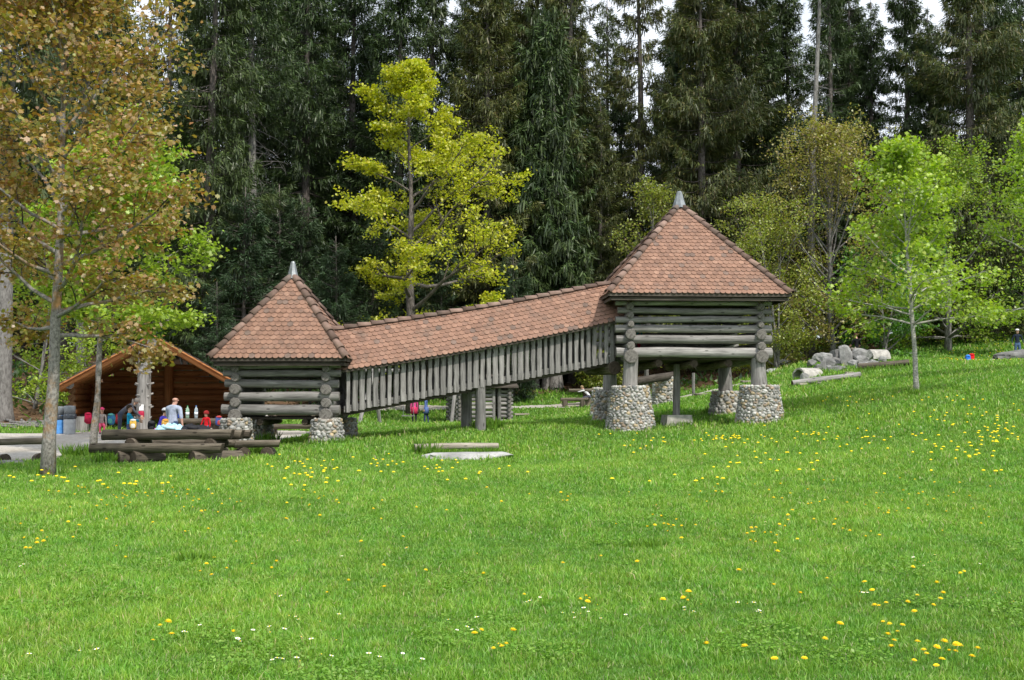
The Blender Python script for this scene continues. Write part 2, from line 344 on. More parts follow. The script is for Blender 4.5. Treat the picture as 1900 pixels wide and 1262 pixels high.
# ------------------------------------------------------------------ logs, tiles, stone piers
def log_mesh(name, L, r0, r1, mats, seed=0, seg=14, flat=None, wob=1.0, cut=0.0, nsec=None):
    """a log along local X from 0 to L; flat=(lo,hi) clips the section to make a half log"""
    mb = MB(); n = nsec or max(4, int(L / .35)); vs = []; rg = random.Random(seed); sx, sy = rg.uniform(0, 50), rg.uniform(0, 50)
    for i in range(n + 1):
        s = i / n; r = r0 + (r1 - r0) * s; r *= 1 + .07 * wob * noise.noise(Vector((s * L * 1.1 + sx, 0, sy)))
        cyy = .035 * wob * noise.noise(Vector((s * L * .5, sx, 1))) * min(1, L / 2); czz = .03 * wob * noise.noise(Vector((s * L * .5, sy, 7)))
        for k in range(seg):
            a = 2 * math.pi * k / seg; rr = r * (1 + .07 * wob * noise.noise(Vector((s * L * .7, math.cos(a) * 1.3 + sx, math.sin(a) * 1.3 + sy))))
            y, z = math.cos(a) * rr, math.sin(a) * rr
            if flat: z = min(max(z, flat[0] * r), flat[1] * r)
            vs.append((s * L + (cut * (z / r) if i in (0, n) else 0), y + cyy, z + czz))
    fs = [(i * seg + k, (i + 1) * seg + k, (i + 1) * seg + (k + 1) % seg, i * seg + (k + 1) % seg) for i in range(n) for k in range(seg)]
    mb.add(vs, fs)
    for e, rv in ((0, False), (n, True)):
        ring = [vs[e * seg + k] for k in range(seg)]; c = Vector((0, 0, 0))
        for p in ring: c += Vector(p) / seg
        d = -.012 if e == 0 else .012
        inner = [Vector(p).lerp(c, .12) + Vector((d, 0, 0)) for p in ring]
        b = len(mb.v); mb.add([Vector(p) for p in ring] + inner + [c + Vector((d * 1.2, 0, 0))], [], 1)
        for k in range(seg):
            k2 = (k + 1) % seg
            f1 = [b + k, b + k2, b + seg + k2, b + seg + k]; f2 = [b + seg + k, b + seg + k2, b + 2 * seg]
            if rv: pass
            else: f1.reverse(); f2.reverse()
            f1.reverse(); f2.reverse()
            mb.f += [f1, f2]; mb.m += [1, 1]
    me = mb.mesh(name, mats)
    sm = [len(p.vertices) == 4 and p.material_index == 0 for p in me.polygons]; me.polygons.foreach_set('use_smooth', sm)
    return me
LOGMATS = lambda k='log', e='logend': [M[k], M[e]]
_seed = [100]
def add_log(name, p0, p1, r0, r1=None, parent=None, mats=None, roll=0, **kw):
    p0, p1 = Vector(p0), Vector(p1); _seed[0] += 1; d = p1 - p0
    me = log_mesh(name, d.length, r0, r1 or r0, mats or LOGMATS(), _seed[0], **kw)
    q = d.to_track_quat('X', 'Z'); m4 = Matrix.Translation(p0) @ q.to_matrix().to_4x4() @ Matrix.Rotation(roll, 4, 'X')
    return link(name, me, parent, mat4=m4)

def tile_col(rg):
    k = rg.random(); b = rg.uniform(.86, 1.08)
    base = (.295, .172, .122) if k < .6 else (.262, .155, .113) if k < .88 else (.325, .195, .140) if k < .95 else (.20, .14, .113)
    return tuple(x * b for x in base)
TW, TG, TL = .182, .186, .37
def tile_plane(O, U, V, ulen, vlen, seed, warp=None, inset=None):
    """rows of scalloped tiles on the plane O + u*U + v*V; inset(v)->(umin,umax) keeps tiles inside a triangle"""
    O, U, V = Vector(O), Vector(U).normalized(), Vector(V).normalized(); N = U.cross(V).normalized(); rg = random.Random(seed); mb = MB()
    nr = int(vlen / TG) + 1; arc = [(.5 * TW * math.sin(a), -.5 * TW * .80 * math.cos(a)) for a in [math.pi * (k / 6 - .5) for k in range(7)]]
    for r in range(nr):
        v0 = r * TG - .03; lo, hi = inset(v0) if inset else (0, ulen)
        j0 = math.floor(lo / TW) - 1; j1 = math.ceil(hi / TW) + 1
        for j in range(j0, j1 + 1):
            u = (j + .5 * (r % 2)) * TW
            if u < lo - TW * .55 or u > hi + TW * .55: continue
            col = tile_col(rg); jit = rg.uniform(-.008, .008); tl = rg.uniform(-.004, .006); g = .497
            pts = [(x * .985 * 2 * g, y + TW * .40) for x, y in arc]; top = v0 + TL if v0 + TL < vlen + .05 else vlen + .05
            out = []; bot = []
            for (x, y) in pts: out.append((u + x, v0 + y + jit, .052 + tl)); bot.append((u + x, v0 + y + jit + .004, .018 + tl))
            out += [(u + TW * g, top, .012), (u - TW * g, top, .012)]
            k = len(pts); vs = []
            for (a, b, h) in out + bot:
                p = O + U * a + V * b + N * h
                if warp: p = p + Vector((0, 0, warp(a)))
                vs.append(p)
            n = len(out); fs = [list(range(n))] + [[i, n + i, n + i + 1, i + 1] for i in range(k - 1)]
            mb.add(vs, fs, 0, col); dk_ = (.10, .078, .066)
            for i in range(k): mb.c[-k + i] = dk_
    return mb
def clip_mesh(me, planes):
    bm = bmesh.new(); bm.from_mesh(me)
    for co, no in planes:
        bmesh.ops.bisect_plane(bm, geom=bm.verts[:] + bm.edges[:] + bm.faces[:], plane_co=co, plane_no=no, clear_outer=True)
    bm.to_mesh(me); bm.free(); me.update()
def hip_tiles(p0, p1, up, r=.105, L=.40, seed=1, col=None):
    """half-round cover tiles laid from the eave p0 to the top p1"""
    p0, p1 = Vector(p0), Vector(p1); d = p1 - p0; n = max(2, round(d.length / L)); d.normalize(); rg = random.Random(seed); mb = MB()
    side = d.cross(Vector(up)).normalized(); nn = side.cross(d).normalized(); l = (p1 - p0).length / n
    for i in range(n):
        a = p0 + d * (i * l - .03); b = p0 + d * ((i + 1) * l + .05); q0 = rg.choice((.48, .6, .75, .95, 1.1)); c = tuple(x * q0 for x in tile_col(rg)); gm = sum(c) / 3; c = tuple(x * .7 + gm * .3 for x in c); vs = []
        for (p, rr, hh) in ((a, r * 1.2, .025), (b, r * .93, -.01)):
            for k in range(9):
                q = math.pi * (k / 8) * 1.1 - math.pi * .05; vs.append(p + side * (math.cos(q) * rr) + nn * (math.sin(q) * rr * .85 + hh))
            for k in range(9):
                q = math.pi * (k / 8) * 1.1 - math.pi * .05; vs.append(p + side * (math.cos(q) * (rr - .022)) + nn * (math.sin(q) * (rr - .022) * .85 + hh))
        fs = [(k, k + 1, 19 + k, 18 + k) for k in range(8)] + [(k, 9 + k, 10 + k, k + 1) for k in range(8)] + [(18 + k, 19 + k, 28 + k, 27 + k) for k in range(8)]
        mb.add(vs, fs, 0, c)
    return mb

def pier_mesh(seed, rt, rb, h, pebble=.075, cap=.06):
    """a rubble pier: pebbles bedded in a mortar frustum, origin at its foot centre"""
    rg = random.Random(seed); mb = MB()
    def rad(z): k = max(0, min(1, z / h)); return rb + (rt - rb) * k ** .85
    prof = [(rad(z) - .03, z) for z in np.linspace(-.5, h - cap, 9)] + [(rt * .86, h - cap * .3), (rt * .5, h), (.02, h)]
    mb.lathe(prof, 28, 0, (1, 1, 1), wob=.02)
    z = -.25
    while z < h + pebble * .1:
        per = 2 * math.pi * rad(z); a = rg.uniform(0, 6); end = a + 2 * math.pi
        while a < end - .02:
            w = pebble * rg.uniform(.5, 1.75); hh = pebble * rg.uniform(.45, .95) * min(1.3, w / pebble + .3); da = 2 * w / rad(z)
            k = rg.random(); g = rg.uniform(.72, 1.12)
            c = (.40, .39, .36) if k < .42 else (.55, .54, .51) if k < .6 else (.27, .27, .26) if k < .78 else (.45, .36, .23) if k < .93 else (.35, .27, .2)
            zz = min(z + rg.uniform(-.03, .03), h - cap * .7); r = rad(zz) - .038; aa = a + da / 2
            rot = Matrix.Rotation(aa, 3, 'Z') @ Matrix.Rotation(rg.uniform(-.5, .5), 3, 'X')
            mb.ball((math.cos(aa) * r, math.sin(aa) * r, zz), (.058 + .02 * rg.random(), w * .94, hh), 1, tuple(x * g for x in c), 7, 5, rot, .35, rg.random() * 50)
            a += da * rg.uniform(.98, 1.25)
        z += pebble * 1.32
    for i in range(int(26 * rt / .5)):       # loose-looking stones round the top edge
        aa = rg.uniform(0, 6.28); r = rt * rg.uniform(.55, .93); g = rg.uniform(.8, 1.2)
        mb.ball((math.cos(aa) * r, math.sin(aa) * r, h - cap * .6 + .02), (pebble * .9, pebble * .7, pebble * .55), 1, (.4 * g, .385 * g, .34 * g), 7, 5, Matrix.Rotation(aa, 3, 'Z'), .3, i)
    me = mb.mesh('stone_pier', [M['mortar'], M['stone']], True); return me

def pyramid_roof(t, hw, hd, ze, za, seed, cap_h, cap_r):
    """tiled pyramid roof with hip tiles and a metal cap; local coordinates of thing t"""
    th = .09; mb = MB(); A = Vector((0, 0, za - .06)); E = [Vector((sx * hw, sy * hd, ze)) for sx, sy in ((-1, -1), (1, -1), (1, 1), (-1, 1))]
    dn = Vector((0, 0, -th)); mb.add(E + [A] + [e + dn for e in E] + [A + dn], [(0, 1, 4), (1, 2, 4), (2, 3, 4), (3, 0, 4), (6, 5, 9), (7, 6, 9), (8, 7, 9), (5, 8, 9), (5, 6, 1, 0), (6, 7, 2, 1), (7, 8, 3, 2), (8, 5, 0, 3)])
    roof = mb.build('roof', M['plank'], t)
    for k in range(4):
        a, b = E[k], E[(k + 1) % 4]; U = (b - a).normalized(); mid = (a + b) / 2; V = (A - mid); vl = V.length; V.normalize(); ul = (b - a).length; N = U.cross(V)
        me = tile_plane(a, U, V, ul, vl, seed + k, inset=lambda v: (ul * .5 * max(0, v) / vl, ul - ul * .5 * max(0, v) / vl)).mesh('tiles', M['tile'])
        n1 = N.cross((A - a)).normalized(); n2 = (A - b).cross(N).normalized()
        clip_mesh(me, [(a, n1 if n1.dot(b - a) < 0 else -n1), (b, n2 if n2.dot(a - b) < 0 else -n2)])
        link('tiles', me, roof)
    for k in range(4):
        e = E[k]; hip_tiles(e + (e - A).normalized() * .02 + Vector((0, 0, .045)), A + Vector((0, 0, .02)), (0, 0, 1), .112, .40, seed * 7 + k).build('hip_tiles', M['tile'], roof, True)
    mb = MB(); mb.lathe([(cap_r * 1.12, -.06), (cap_r, 0), (cap_r * .62, cap_h * .55), (cap_r * .42, cap_h * .9), (cap_r * .3, cap_h), (.005, cap_h * 1.02)], 8, wob=.05)
    link('roof_cap', mb.mesh('roof_cap', M['lead']), roof, (0, 0, za - .12))
    # rafters and eave boards under the tiles
    for k in range(4):
        a, b = E[k], E[(k + 1) % 4]; ins = .10
        a2 = a + Vector((-math.copysign(ins, a.x), -math.copysign(ins, a.y), -.17)); b2 = b + Vector((-math.copysign(ins, b.x), -math.copysign(ins, b.y), -.17))
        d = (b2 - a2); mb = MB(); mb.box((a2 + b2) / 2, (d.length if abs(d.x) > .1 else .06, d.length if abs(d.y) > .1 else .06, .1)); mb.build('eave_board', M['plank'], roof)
    return roof

def log_hut(t, W, D, zs, rs, over, zside, rside, shade_top=1):
    """stacked corner-notched logs: front/back rows at heights zs, side rows at zside"""
    for sy in (-1, 1):
        for z, r in zip(zs, rs):
            j = random.uniform(-.05, .05)
            add_log('wall_log', (-W / 2 - over + j, sy * D / 2, z), (W / 2 + over + random.uniform(-.06, .06), sy * D / 2, z + random.uniform(-.02, .02)), r * random.uniform(.93, 1.02), r * random.uniform(.95, 1.05), t)
    for sx in (-1, 1):
        for z, r in zip(zside, rside):
            add_log('wall_log', (sx * W / 2, -D / 2 - .26 - random.uniform(0, .08), z), (sx * W / 2 + random.uniform(-.03, .03), D / 2 + .3, z), r, r * .96, t)

def floor_boards(t, W, D, z, n):
    mb = MB()
    for i in range(n):
        y = -D / 2 + D * (i + .5) / n; mb.box((0, y, z), (W, D / n - .012, .07))
    return mb.build('floor', M['plank'], t)

# ------------------------------------------------------------------ large hut on stilts
TH = R(3.8); cxR, cyR = 6.03, 42.4; zR = gz(cxR, cyR)
hutR = thing('log_hut', 'larger log hut raised on posts and stone piers, steep red tiled pyramid roof', 'log hut', (cxR, cyR, zR), TH)
rel = lambda z: z - zR
WR, DR = 4.46, 4.7
log_hut(hutR, WR, DR, [rel(3.30), rel(3.74), rel(4.10), rel(4.40), rel(4.70), rel(4.97)], [.178, .150, .138, .112, .11, .088], .44,
        [rel(3.16), rel(3.52), rel(3.90), rel(4.24), rel(4.54), rel(4.84), rel(5.08)], [.225, .135, .17, .105, .105, .12, .10])
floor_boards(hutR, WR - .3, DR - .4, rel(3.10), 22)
for x in (-1.2, 0, 1.2): add_log('floor_beam', (x, -DR / 2 + .15, rel(2.93)), (x, DR / 2 - .15, rel(2.93)), .13, parent=hutR, mats=LOGMATS('darklog', 'darkend'))
pyramid_roof(hutR, 3.06, 3.2, rel(5.22), rel(8.78), 11, .55, .25)
for sx in (-1, 1):
    add_log('wall_plate', (sx * (WR / 2), -DR / 2 - .35, rel(5.06)), (sx * (WR / 2), DR / 2 + .35, rel(5.06)), .10, parent=hutR, mats=LOGMATS('darklog', 'darkend'))
Rm = Matrix.Rotation(TH, 3, 'Z')
def world_xy(lx, ly): p = Rm @ Vector((lx, ly, 0)); return cxR + p.x, cyR + p.y
for i, (sx, sy, pt) in enumerate(((-1, -1, 2.17), (1, -1, 2.20), (-1, 1, 2.05), (1, 1, 2.03))):
    lx, ly = sx * (WR / 2 - .02), sy * (DR / 2 + (.05 if sy > 0 else -.02)); wx, wy = world_xy(lx, ly); g = gz(wx, wy)
    rt, rb = ((.62, .87), (.64, .84), (.5, .66), (.5, .66))[i]
    link('stone_pier', pier_mesh(40 + i, rt, rb, pt - g, .062 if sy < 0 else .075), hutR, (lx, ly, rel(g)))
    add_log('post', (lx, ly, rel(pt - .15)), (lx - .03 * sx, ly, rel(3.12)), .275, .235, hutR, seg=18)
wx, wy = world_xy(-.25, -.6); g = gz(wx, wy)
add_log('prop_post', (-.28, -.6, rel(g + .2)), (-.28, -.6, rel(2.95)), .135, .12, hutR, LOGMATS('slat'))
mb = MB(); mb.box((0, 0, .09), (1.0, .8, .5), taper=.88); bme = mb.mesh('prop_block', M['concrete']); link('prop_block', bme, hutR, (-.28, -.6, rel(g)), (0, 0, .1))

# ------------------------------------------------------------------ small hut on low piers
cxL, cyL = -7.1, 38.25; zL = gz(cxL, cyL); rl = lambda z: z - zL
hutL = thing('log_hut', 'smaller log hut with pointed tiled roof standing low on stone piers', 'log hut', (cxL, cyL, zL), R(-0.6))
WL, DL = 2.80, 3.1
log_hut(hutL, WL, DL, [rl(1.40), rl(1.80), rl(2.21), rl(2.52), rl(2.76)], [.156, .146, .132, .112, .095], .40,
        [rl(1.24), rl(1.61), rl(2.01), rl(2.38), rl(2.66), rl(2.86)], [.20, .15, .165, .125, .11, .10])
floor_boards(hutL, WL - .25, DL - .3, rl(1.13), 15)
for x in (-.7, .7): add_log('floor_beam', (x, -DL / 2 + .1, rl(1.0)), (x, DL / 2 - .1, rl(1.0)), .1, parent=hutL, mats=LOGMATS('darklog', 'darkend'))
mbp = MB(); mbp.box((.35, 1.35, rl(2.0)), (.09, .09, 1.8)); mbp.build('inner_post', M['slat'], hutL)
pyramid_roof(hutL, 2.07, 2.2, rl(2.96), rl(5.80), 31, .50, .18)
for i, (sx, sy, pt) in enumerate(((-1, -1, 1.13), (1, -1, 1.13), (-1, 1, 1.1), (1, 1, 1.1))):
    lx, ly = sx * (WL / 2), sy * DL / 2; g = gz(cxL + lx, cyL + ly)
    link('stone_pier', pier_mesh(60 + i, .46, .56, pt - g, .065), hutL, (lx, ly, rl(g)))

# ------------------------------------------------------------------ covered bridge between the huts
A2, B2 = Vector((-5.27, 37.25, 0)), Vector((3.50, 40.45, 0)); EX = (B2 - A2).normalized(); BL = (B2 - A2).length; aB = math.atan2(EX.y, EX.x)
zB = gz(A2.x, A2.y); rb_ = lambda z: z - zB
bridge = thing('covered_bridge', 'sloping covered wooden footbridge with tiled roof linking both log huts', 'bridge', (A2.x, A2.y, zB), aB)
zbot = lambda s: rb_(1.29 + 1.70 * s / BL)                       # underside of the side wall
zeav = lambda s: rb_(2.73 + 1.76 * s / BL - .38 * (s / BL) * (1 - s / BL))
BWID = 1.75
ns = 42
for side, yw in (('near', 0.0), ('far', BWID)):
    for i in range(ns):
        s = (i + .5) * BL / ns; w = .148 + .04 * random.random() - (.03 if i % 3 == 0 else 0); b = zbot(s) + random.uniform(-.02, .02); tp = zeav(s) + .02
        mb = MB(); pts = 6; sg = 1 if yw == 0 else -1; y0 = yw - sg * .06
        cxs = [s + .022 * noise.noise(Vector((i * 3.3, k * .9, yw))) for k in range(pts)]; ws = [w * (1 + .16 * noise.noise(Vector((i * 5.1, k * 1.3, 9 + yw)))) for k in range(pts)]
        vs = []
        for k in range(pts):
            z = (tp - b) * k / (pts - 1)
            for dx, dy in ((-.5, 0), (-.38, -.03 * sg), (.38, -.03 * sg), (.5, 0), (.42, .03 * sg), (-.42, .03 * sg)): vs.append((z, cxs[k] - s + dx * ws[k], dy))
        fs = [(k * 6 + j, (k + 1) * 6 + j, (k + 1) * 6 + (j + 1) % 6, k * 6 + (j + 1) % 6) for k in range(pts - 1) for j in range(6)] + [tuple(range(6)), tuple(range((pts - 1) * 6, pts * 6))[::-1]]
        mb.add(vs, fs); me = mb.mesh('slat', M['slat']); bm = bmesh.new(); bm.from_mesh(me); bmesh.ops.recalc_face_normals(bm, faces=bm.faces[:]); bm.to_mesh(me); bm.free()
        # local X runs up the slat so that the grain follows it
        m4 = Matrix(((0, 1, 0, s), (0, 0, 1, y0), (1, 0, 0, b), (0, 0, 0, 1)))
        link('slat', me, bridge, mat4=m4)
        if side == 'near' and i % 3 == 1 or random.random() < .2:   # short kick board pieces between slats
            pass
def swept_box(name, y, zf, dz, wy, hz, mat, n=14, s0=0, s1=None):
    s1 = BL if s1 is None else s1; mb = MB(); vs = []
    for i in range(n + 1):
        s = s0 + (s1 - s0) * i / n; z = zf(s) + dz
        for a, b in ((-.5, -.5), (.5, -.5), (.5, .5), (-.5, .5)): vs.append((s, y + a * wy, z + b * hz))
    fs = [(i * 4 + k, i * 4 + (k + 1) % 4, (i + 1) * 4 + (k + 1) % 4, (i + 1) * 4 + k) for i in range(n) for k in range(4)] + [(3, 2, 1, 0), tuple(n * 4 + k for k in range(4))]
    mb.add(vs, fs); return mb.build(name, mat, bridge)
for y in (0.0, BWID):
    swept_box('bottom_beam', y + (.03 if y == 0 else -.03), zbot, .115, .08, .20, M['slat'])
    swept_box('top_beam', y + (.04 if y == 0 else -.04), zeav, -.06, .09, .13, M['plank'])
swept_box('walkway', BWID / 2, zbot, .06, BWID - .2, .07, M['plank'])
sky_drop = swept_box('bearer', .25, zbot, -.045, .16, .12, M['plank']); swept_box('bearer', BWID - .25, zbot, -.045, .16, .12, M['plank'])
# roof: two tiled slopes on a boarded deck
OV = .34; RISE = 1.32; half = BWID / 2 + OV
mb = MB(); nd = 18; vs = []
for i in range(nd + 1):
    s = -.25 + (BL + .45) * i / nd; z = zeav(min(max(s, 0), BL)) + (0 if 0 <= s <= BL else (s if s < 0 else s - BL) * .16) - .1
    for (y, dz) in ((-OV, 0), (BWID / 2, RISE), (BWID + OV, 0), (BWID + OV, -.06), (BWID / 2, RISE - .06), (-OV, -.06)): vs.append((s, y, z + dz))
fs = [(i * 6 + k, i * 6 + (k + 1) % 6, (i + 1) * 6 + (k + 1) % 6, (i + 1) * 6 + k) for i in range(nd) for k in range(6)]
mb.add(vs, fs); me = mb.mesh('roof', M['plank']); bm = bmesh.new(); bm.from_mesh(me); bmesh.ops.recalc_face_normals(bm, faces=bm.faces[:]); bm.to_mesh(me); bm.free()
broof = link('roof', me, bridge)
def zroof(u): s = u - .25; z = zeav(min(max(s, 0), BL)) + (0 if 0 <= s <= BL else (s if s < 0 else s - BL) * .16) - .1; return z
z0 = zroof(0)
sl = math.hypot(half, RISE); UL = BL + .45
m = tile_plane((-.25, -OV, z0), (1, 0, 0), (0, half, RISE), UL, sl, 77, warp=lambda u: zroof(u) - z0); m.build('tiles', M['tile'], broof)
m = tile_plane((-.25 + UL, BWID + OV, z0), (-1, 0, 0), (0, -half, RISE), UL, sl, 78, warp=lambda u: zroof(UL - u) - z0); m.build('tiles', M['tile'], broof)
# ridge tiles
mbR = MB(); rg = random.Random(5); nR = 11
for i in range(nR):
    u0, u1 = UL * i / nR, UL * (i + 1) / nR
    sub = hip_tiles((u0 - .25, BWID / 2, zroof(u0) + RISE + .03), (u1 - .25, BWID / 2, zroof(u1) + RISE + .03), (0, 0, 1), .115, 9, i + 400)
    # hip_tiles needs at least two pieces; keep the first pair as one course
    mbR.add(sub.v, sub.f, 0, (1, 1, 1)); mbR.c[-len(sub.c):] = sub.c
mbR.build('ridge_tiles', M['tile'], broof, True)
# middle post under the bridge
sm = BL * .50; wp = A2 + EX * sm; gy = gz(wp.x, wp.y)
add_log('post', (sm - .12, .12, rb_(gy - .2)), (sm - .12, .12, zbot(sm) + .02), .21, .19, bridge, LOGMATS('slat'), seg=10, flat=(-.8, .8))
add_log('post', (sm - .12, BWID - .15, rb_(gy - .2)), (sm - .12, BWID - .15, zbot(sm) + .02), .19, .18, bridge, LOGMATS('slat'), seg=10)
# landing log where the bridge meets the larger hut
add_log('end_bearer', (BL - .05, -.12, zbot(BL) - .2), (BL - .05, BWID + .3, zbot(BL) - .2), .24, .22, bridge, LOGMATS('darklog', 'darkend'))

# ------------------------------------------------------------------ open log pavilion
PX, PY = -14.05, 46.5; zP = gz(-14.2, 46.5); aP = R(13)
pav = thing('log_pavilion', 'open fronted red-brown log pavilion with low gable roof', 'pavilion', (PX, PY, zP), aP)
HW, DP = 3.0, 5.2; WZ = 1.70; APX = 3.60; EV = 3.5; EZ = 1.52
bl = LOGMATS('brown', 'brownend')
for k in range(6):
    z = .18 + k * .275
    add_log('wall_log', (-HW - .2, DP, z), (HW + .2, DP, z), .15, .14, pav, bl, wob=.6)
    for sx in (-1, 1):
        if sx > 0 and k == 0: continue
        add_log('wall_log', (sx * HW, -.15, z), (sx * HW, DP + .25, z), .15, .14, pav, bl, wob=.6)
for k in range(4):
    z = WZ + .12 + k * .27; w = HW * (1 - (k * .27 + .1) / (APX - WZ)); add_log('gable_log', (-w, DP, z), (w, DP, z), .14, .13, pav, bl, wob=.6)
add_log('wall_plate', (-HW - .02, -.75, WZ + .08), (-HW - .02, DP + .4, WZ + .08), .17, .15, pav, [M['brown'], M['logend']])
add_log('wall_plate', (HW + .02, -.75, WZ + .08), (HW + .02, DP + .4, WZ + .08), .17, .15, pav, [M['brown'], M['logend']])
add_log('ridge_beam', (0, -1.0, APX - .22), (0, DP + .3, APX - .22), .19, .17, pav, [M['brown'], M['logend']])
for i, y in enumerate((-.75, .35, 1.45, 2.6, 3.7, 4.7)):
    for sx in (-1, 1):
        add_log('rafter', (sx * .05, y, APX - .02), (sx * EV, y, EZ + .06), .12, .11, pav, bl, wob=.5)
add_log('king_post', (.3, DP - .4, .1), (.3, DP - .4, APX - .3), .22, .2, pav, bl)
for sx in (-1, 1):
    a = Vector((0, 0, APX + .12)); b = Vector((sx * (EV + .12), 0, EZ + .12)); dn = Vector((0, 0, -.06)); y0, y1 = Vector((0, -1.05, 0)), Vector((0, DP + .6, 0)); mb = MB()
    vs = [a + y0, b + y0, b + y1, a + y1]; vs += [v + dn for v in vs]; mb.add(vs, [(0, 1, 2, 3), (7, 6, 5, 4), (0, 4, 5, 1), (1, 5, 6, 2), (2, 6, 7, 3), (3, 7, 4, 0)])
    me = mb.mesh('ceiling_boards', M['brown']); bm = bmesh.new(); bm.from_mesh(me); bmesh.ops.recalc_face_normals(bm, faces=bm.faces[:]); bm.to_mesh(me); bm.free(); rf = link('ceiling_boards', me, pav)
    # shingle courses laid over the boards
    mb = MB(); d = (b - a); n = 11
    for k in range(n):
        p = a + d * (k / n); q_ = a + d * ((k + 1.35) / n if k < n - 1 else 1.02); up = Vector((0, 0, .03)); vs = [p + y0 + up * .4, q_ + y0 + up * 2, q_ + y1 + up * 2, p + y1 + up * .4]; vs += [v - Vector((0, 0, .028)) for v in vs]
        mb.add(vs, [(0, 1, 2, 3), (0, 4, 5, 1), (1, 5, 6, 2), (2, 6, 7, 3)])
    me = mb.mesh('shingles', M['shingle']); bm = bmesh.new(); bm.from_mesh(me); bmesh.ops.recalc_face_normals(bm, faces=bm.faces[:]); bm.to_mesh(me); bm.free(); link('shingles', me, rf)
# front post: a grey trunk with branch stubs
fp = add_log('front_post', (-.30, -.70, -.3), (-.30, -.70, APX - .3), .29, .23, pav, LOGMATS(), seg=18)
mb = MB(); rg = random.Random(3)
for z in (.5, .95, 1.35, 1.75, 2.25, 2.6):
    a0 = rg.uniform(0, 6)
    for k in range(5):
        a = a0 + k * 1.256 + rg.uniform(-.3, .3); d = Vector((0, math.cos(a), math.sin(a))); zz = z + .3 + rg.uniform(-.06, .06); l = rg.uniform(.03, .13)
        mb.tube([Vector((zz, 0, 0)) + d * .2, Vector((zz + .02, 0, 0)) + d * .27, Vector((zz + .05, 0, 0)) + d * (.27 + l)], [.065, .042, .03], 8)
mb.build('branch_stub', M['log'], fp, True)
for sx, y0, y1 in ((-1, .3, 4.6), (1, .4, 4.6)):
    add_log('wall_bench', (sx * (HW - .5), y0, .42), (sx * (HW - .5), y1, .42), .2, .2, pav, bl, flat=(-.5, .25))
    for y in (y0 + .4, y1 - .4): add_log('bench_block', (sx * (HW - .5), y, -.15), (sx * (HW - .5), y, .33), .17, .17, pav, LOGMATS())
add_log('wall_bench', (-HW + .8, DP - .55, .42), (HW - .8, DP - .55, .42), .2, .2, pav, bl, flat=(-.5, .25))
add_log('corner_stump', (-HW + .35, -.2, -.25), (-HW + .35, -.2, .55), .3, .27, pav, LOGMATS())
# ------------------------------------------------------------------ foliage
LEAF5 = np.array([(0, -.5), (.16, -.34), (.5, -.22), (.34, .02), (.46, .22), (.17, .2), (0, .55), (-.17, .2), (-.46, .22), (-.34, .02), (-.5, -.22), (-.16, -.34)])
LEAF6 = np.array([(0, -.5), (.42, -.12), (.3, .22), (0, .5), (-.3, .22), (-.42, -.12)])
KITE = np.array([(0, 0), (.5, .35), (0, 1), (-.5, .35)])
TWIG6 = np.array([(-.12, 0), (.12, 0), (.5, .3), (.36, .72), (0, 1), (-.36, .72), (-.5, .3)])
def norm(a): return a / np.maximum(np.linalg.norm(a, axis=-1, keepdims=True), 1e-9)
def cards(pos, axis, nrm, ln, wd, tmpl, cup=0.0):
    """flat leaf polygons: template y runs along axis, x across it"""
    axis = norm(axis); side = norm(np.cross(axis, nrm)); nn = np.cross(side, axis)
    V = pos[:, None] + axis[:, None] * (tmpl[None, :, 1:2] * ln[:, None, None]) + side[:, None] * (tmpl[None, :, 0:1] * wd[:, None, None])
    if cup: V = V - nn[:, None] * (np.abs(tmpl[None, :, 0:1]) * wd[:, None, None] * cup)
    n, k = len(pos), len(tmpl); return V.reshape(-1, 3), np.arange(n * k).reshape(n, k)
def pal(n, cols, rng, jit=.18):
    c = np.array([x[:3] for x in cols], float); w = np.array([x[3] for x in cols], float); i = rng.choice(len(cols), n, p=w / w.sum())
    return c[i] * rng.uniform(1 - jit, 1 + jit, (n, 1)) * rng.uniform(.93, 1.07, (n, 3))

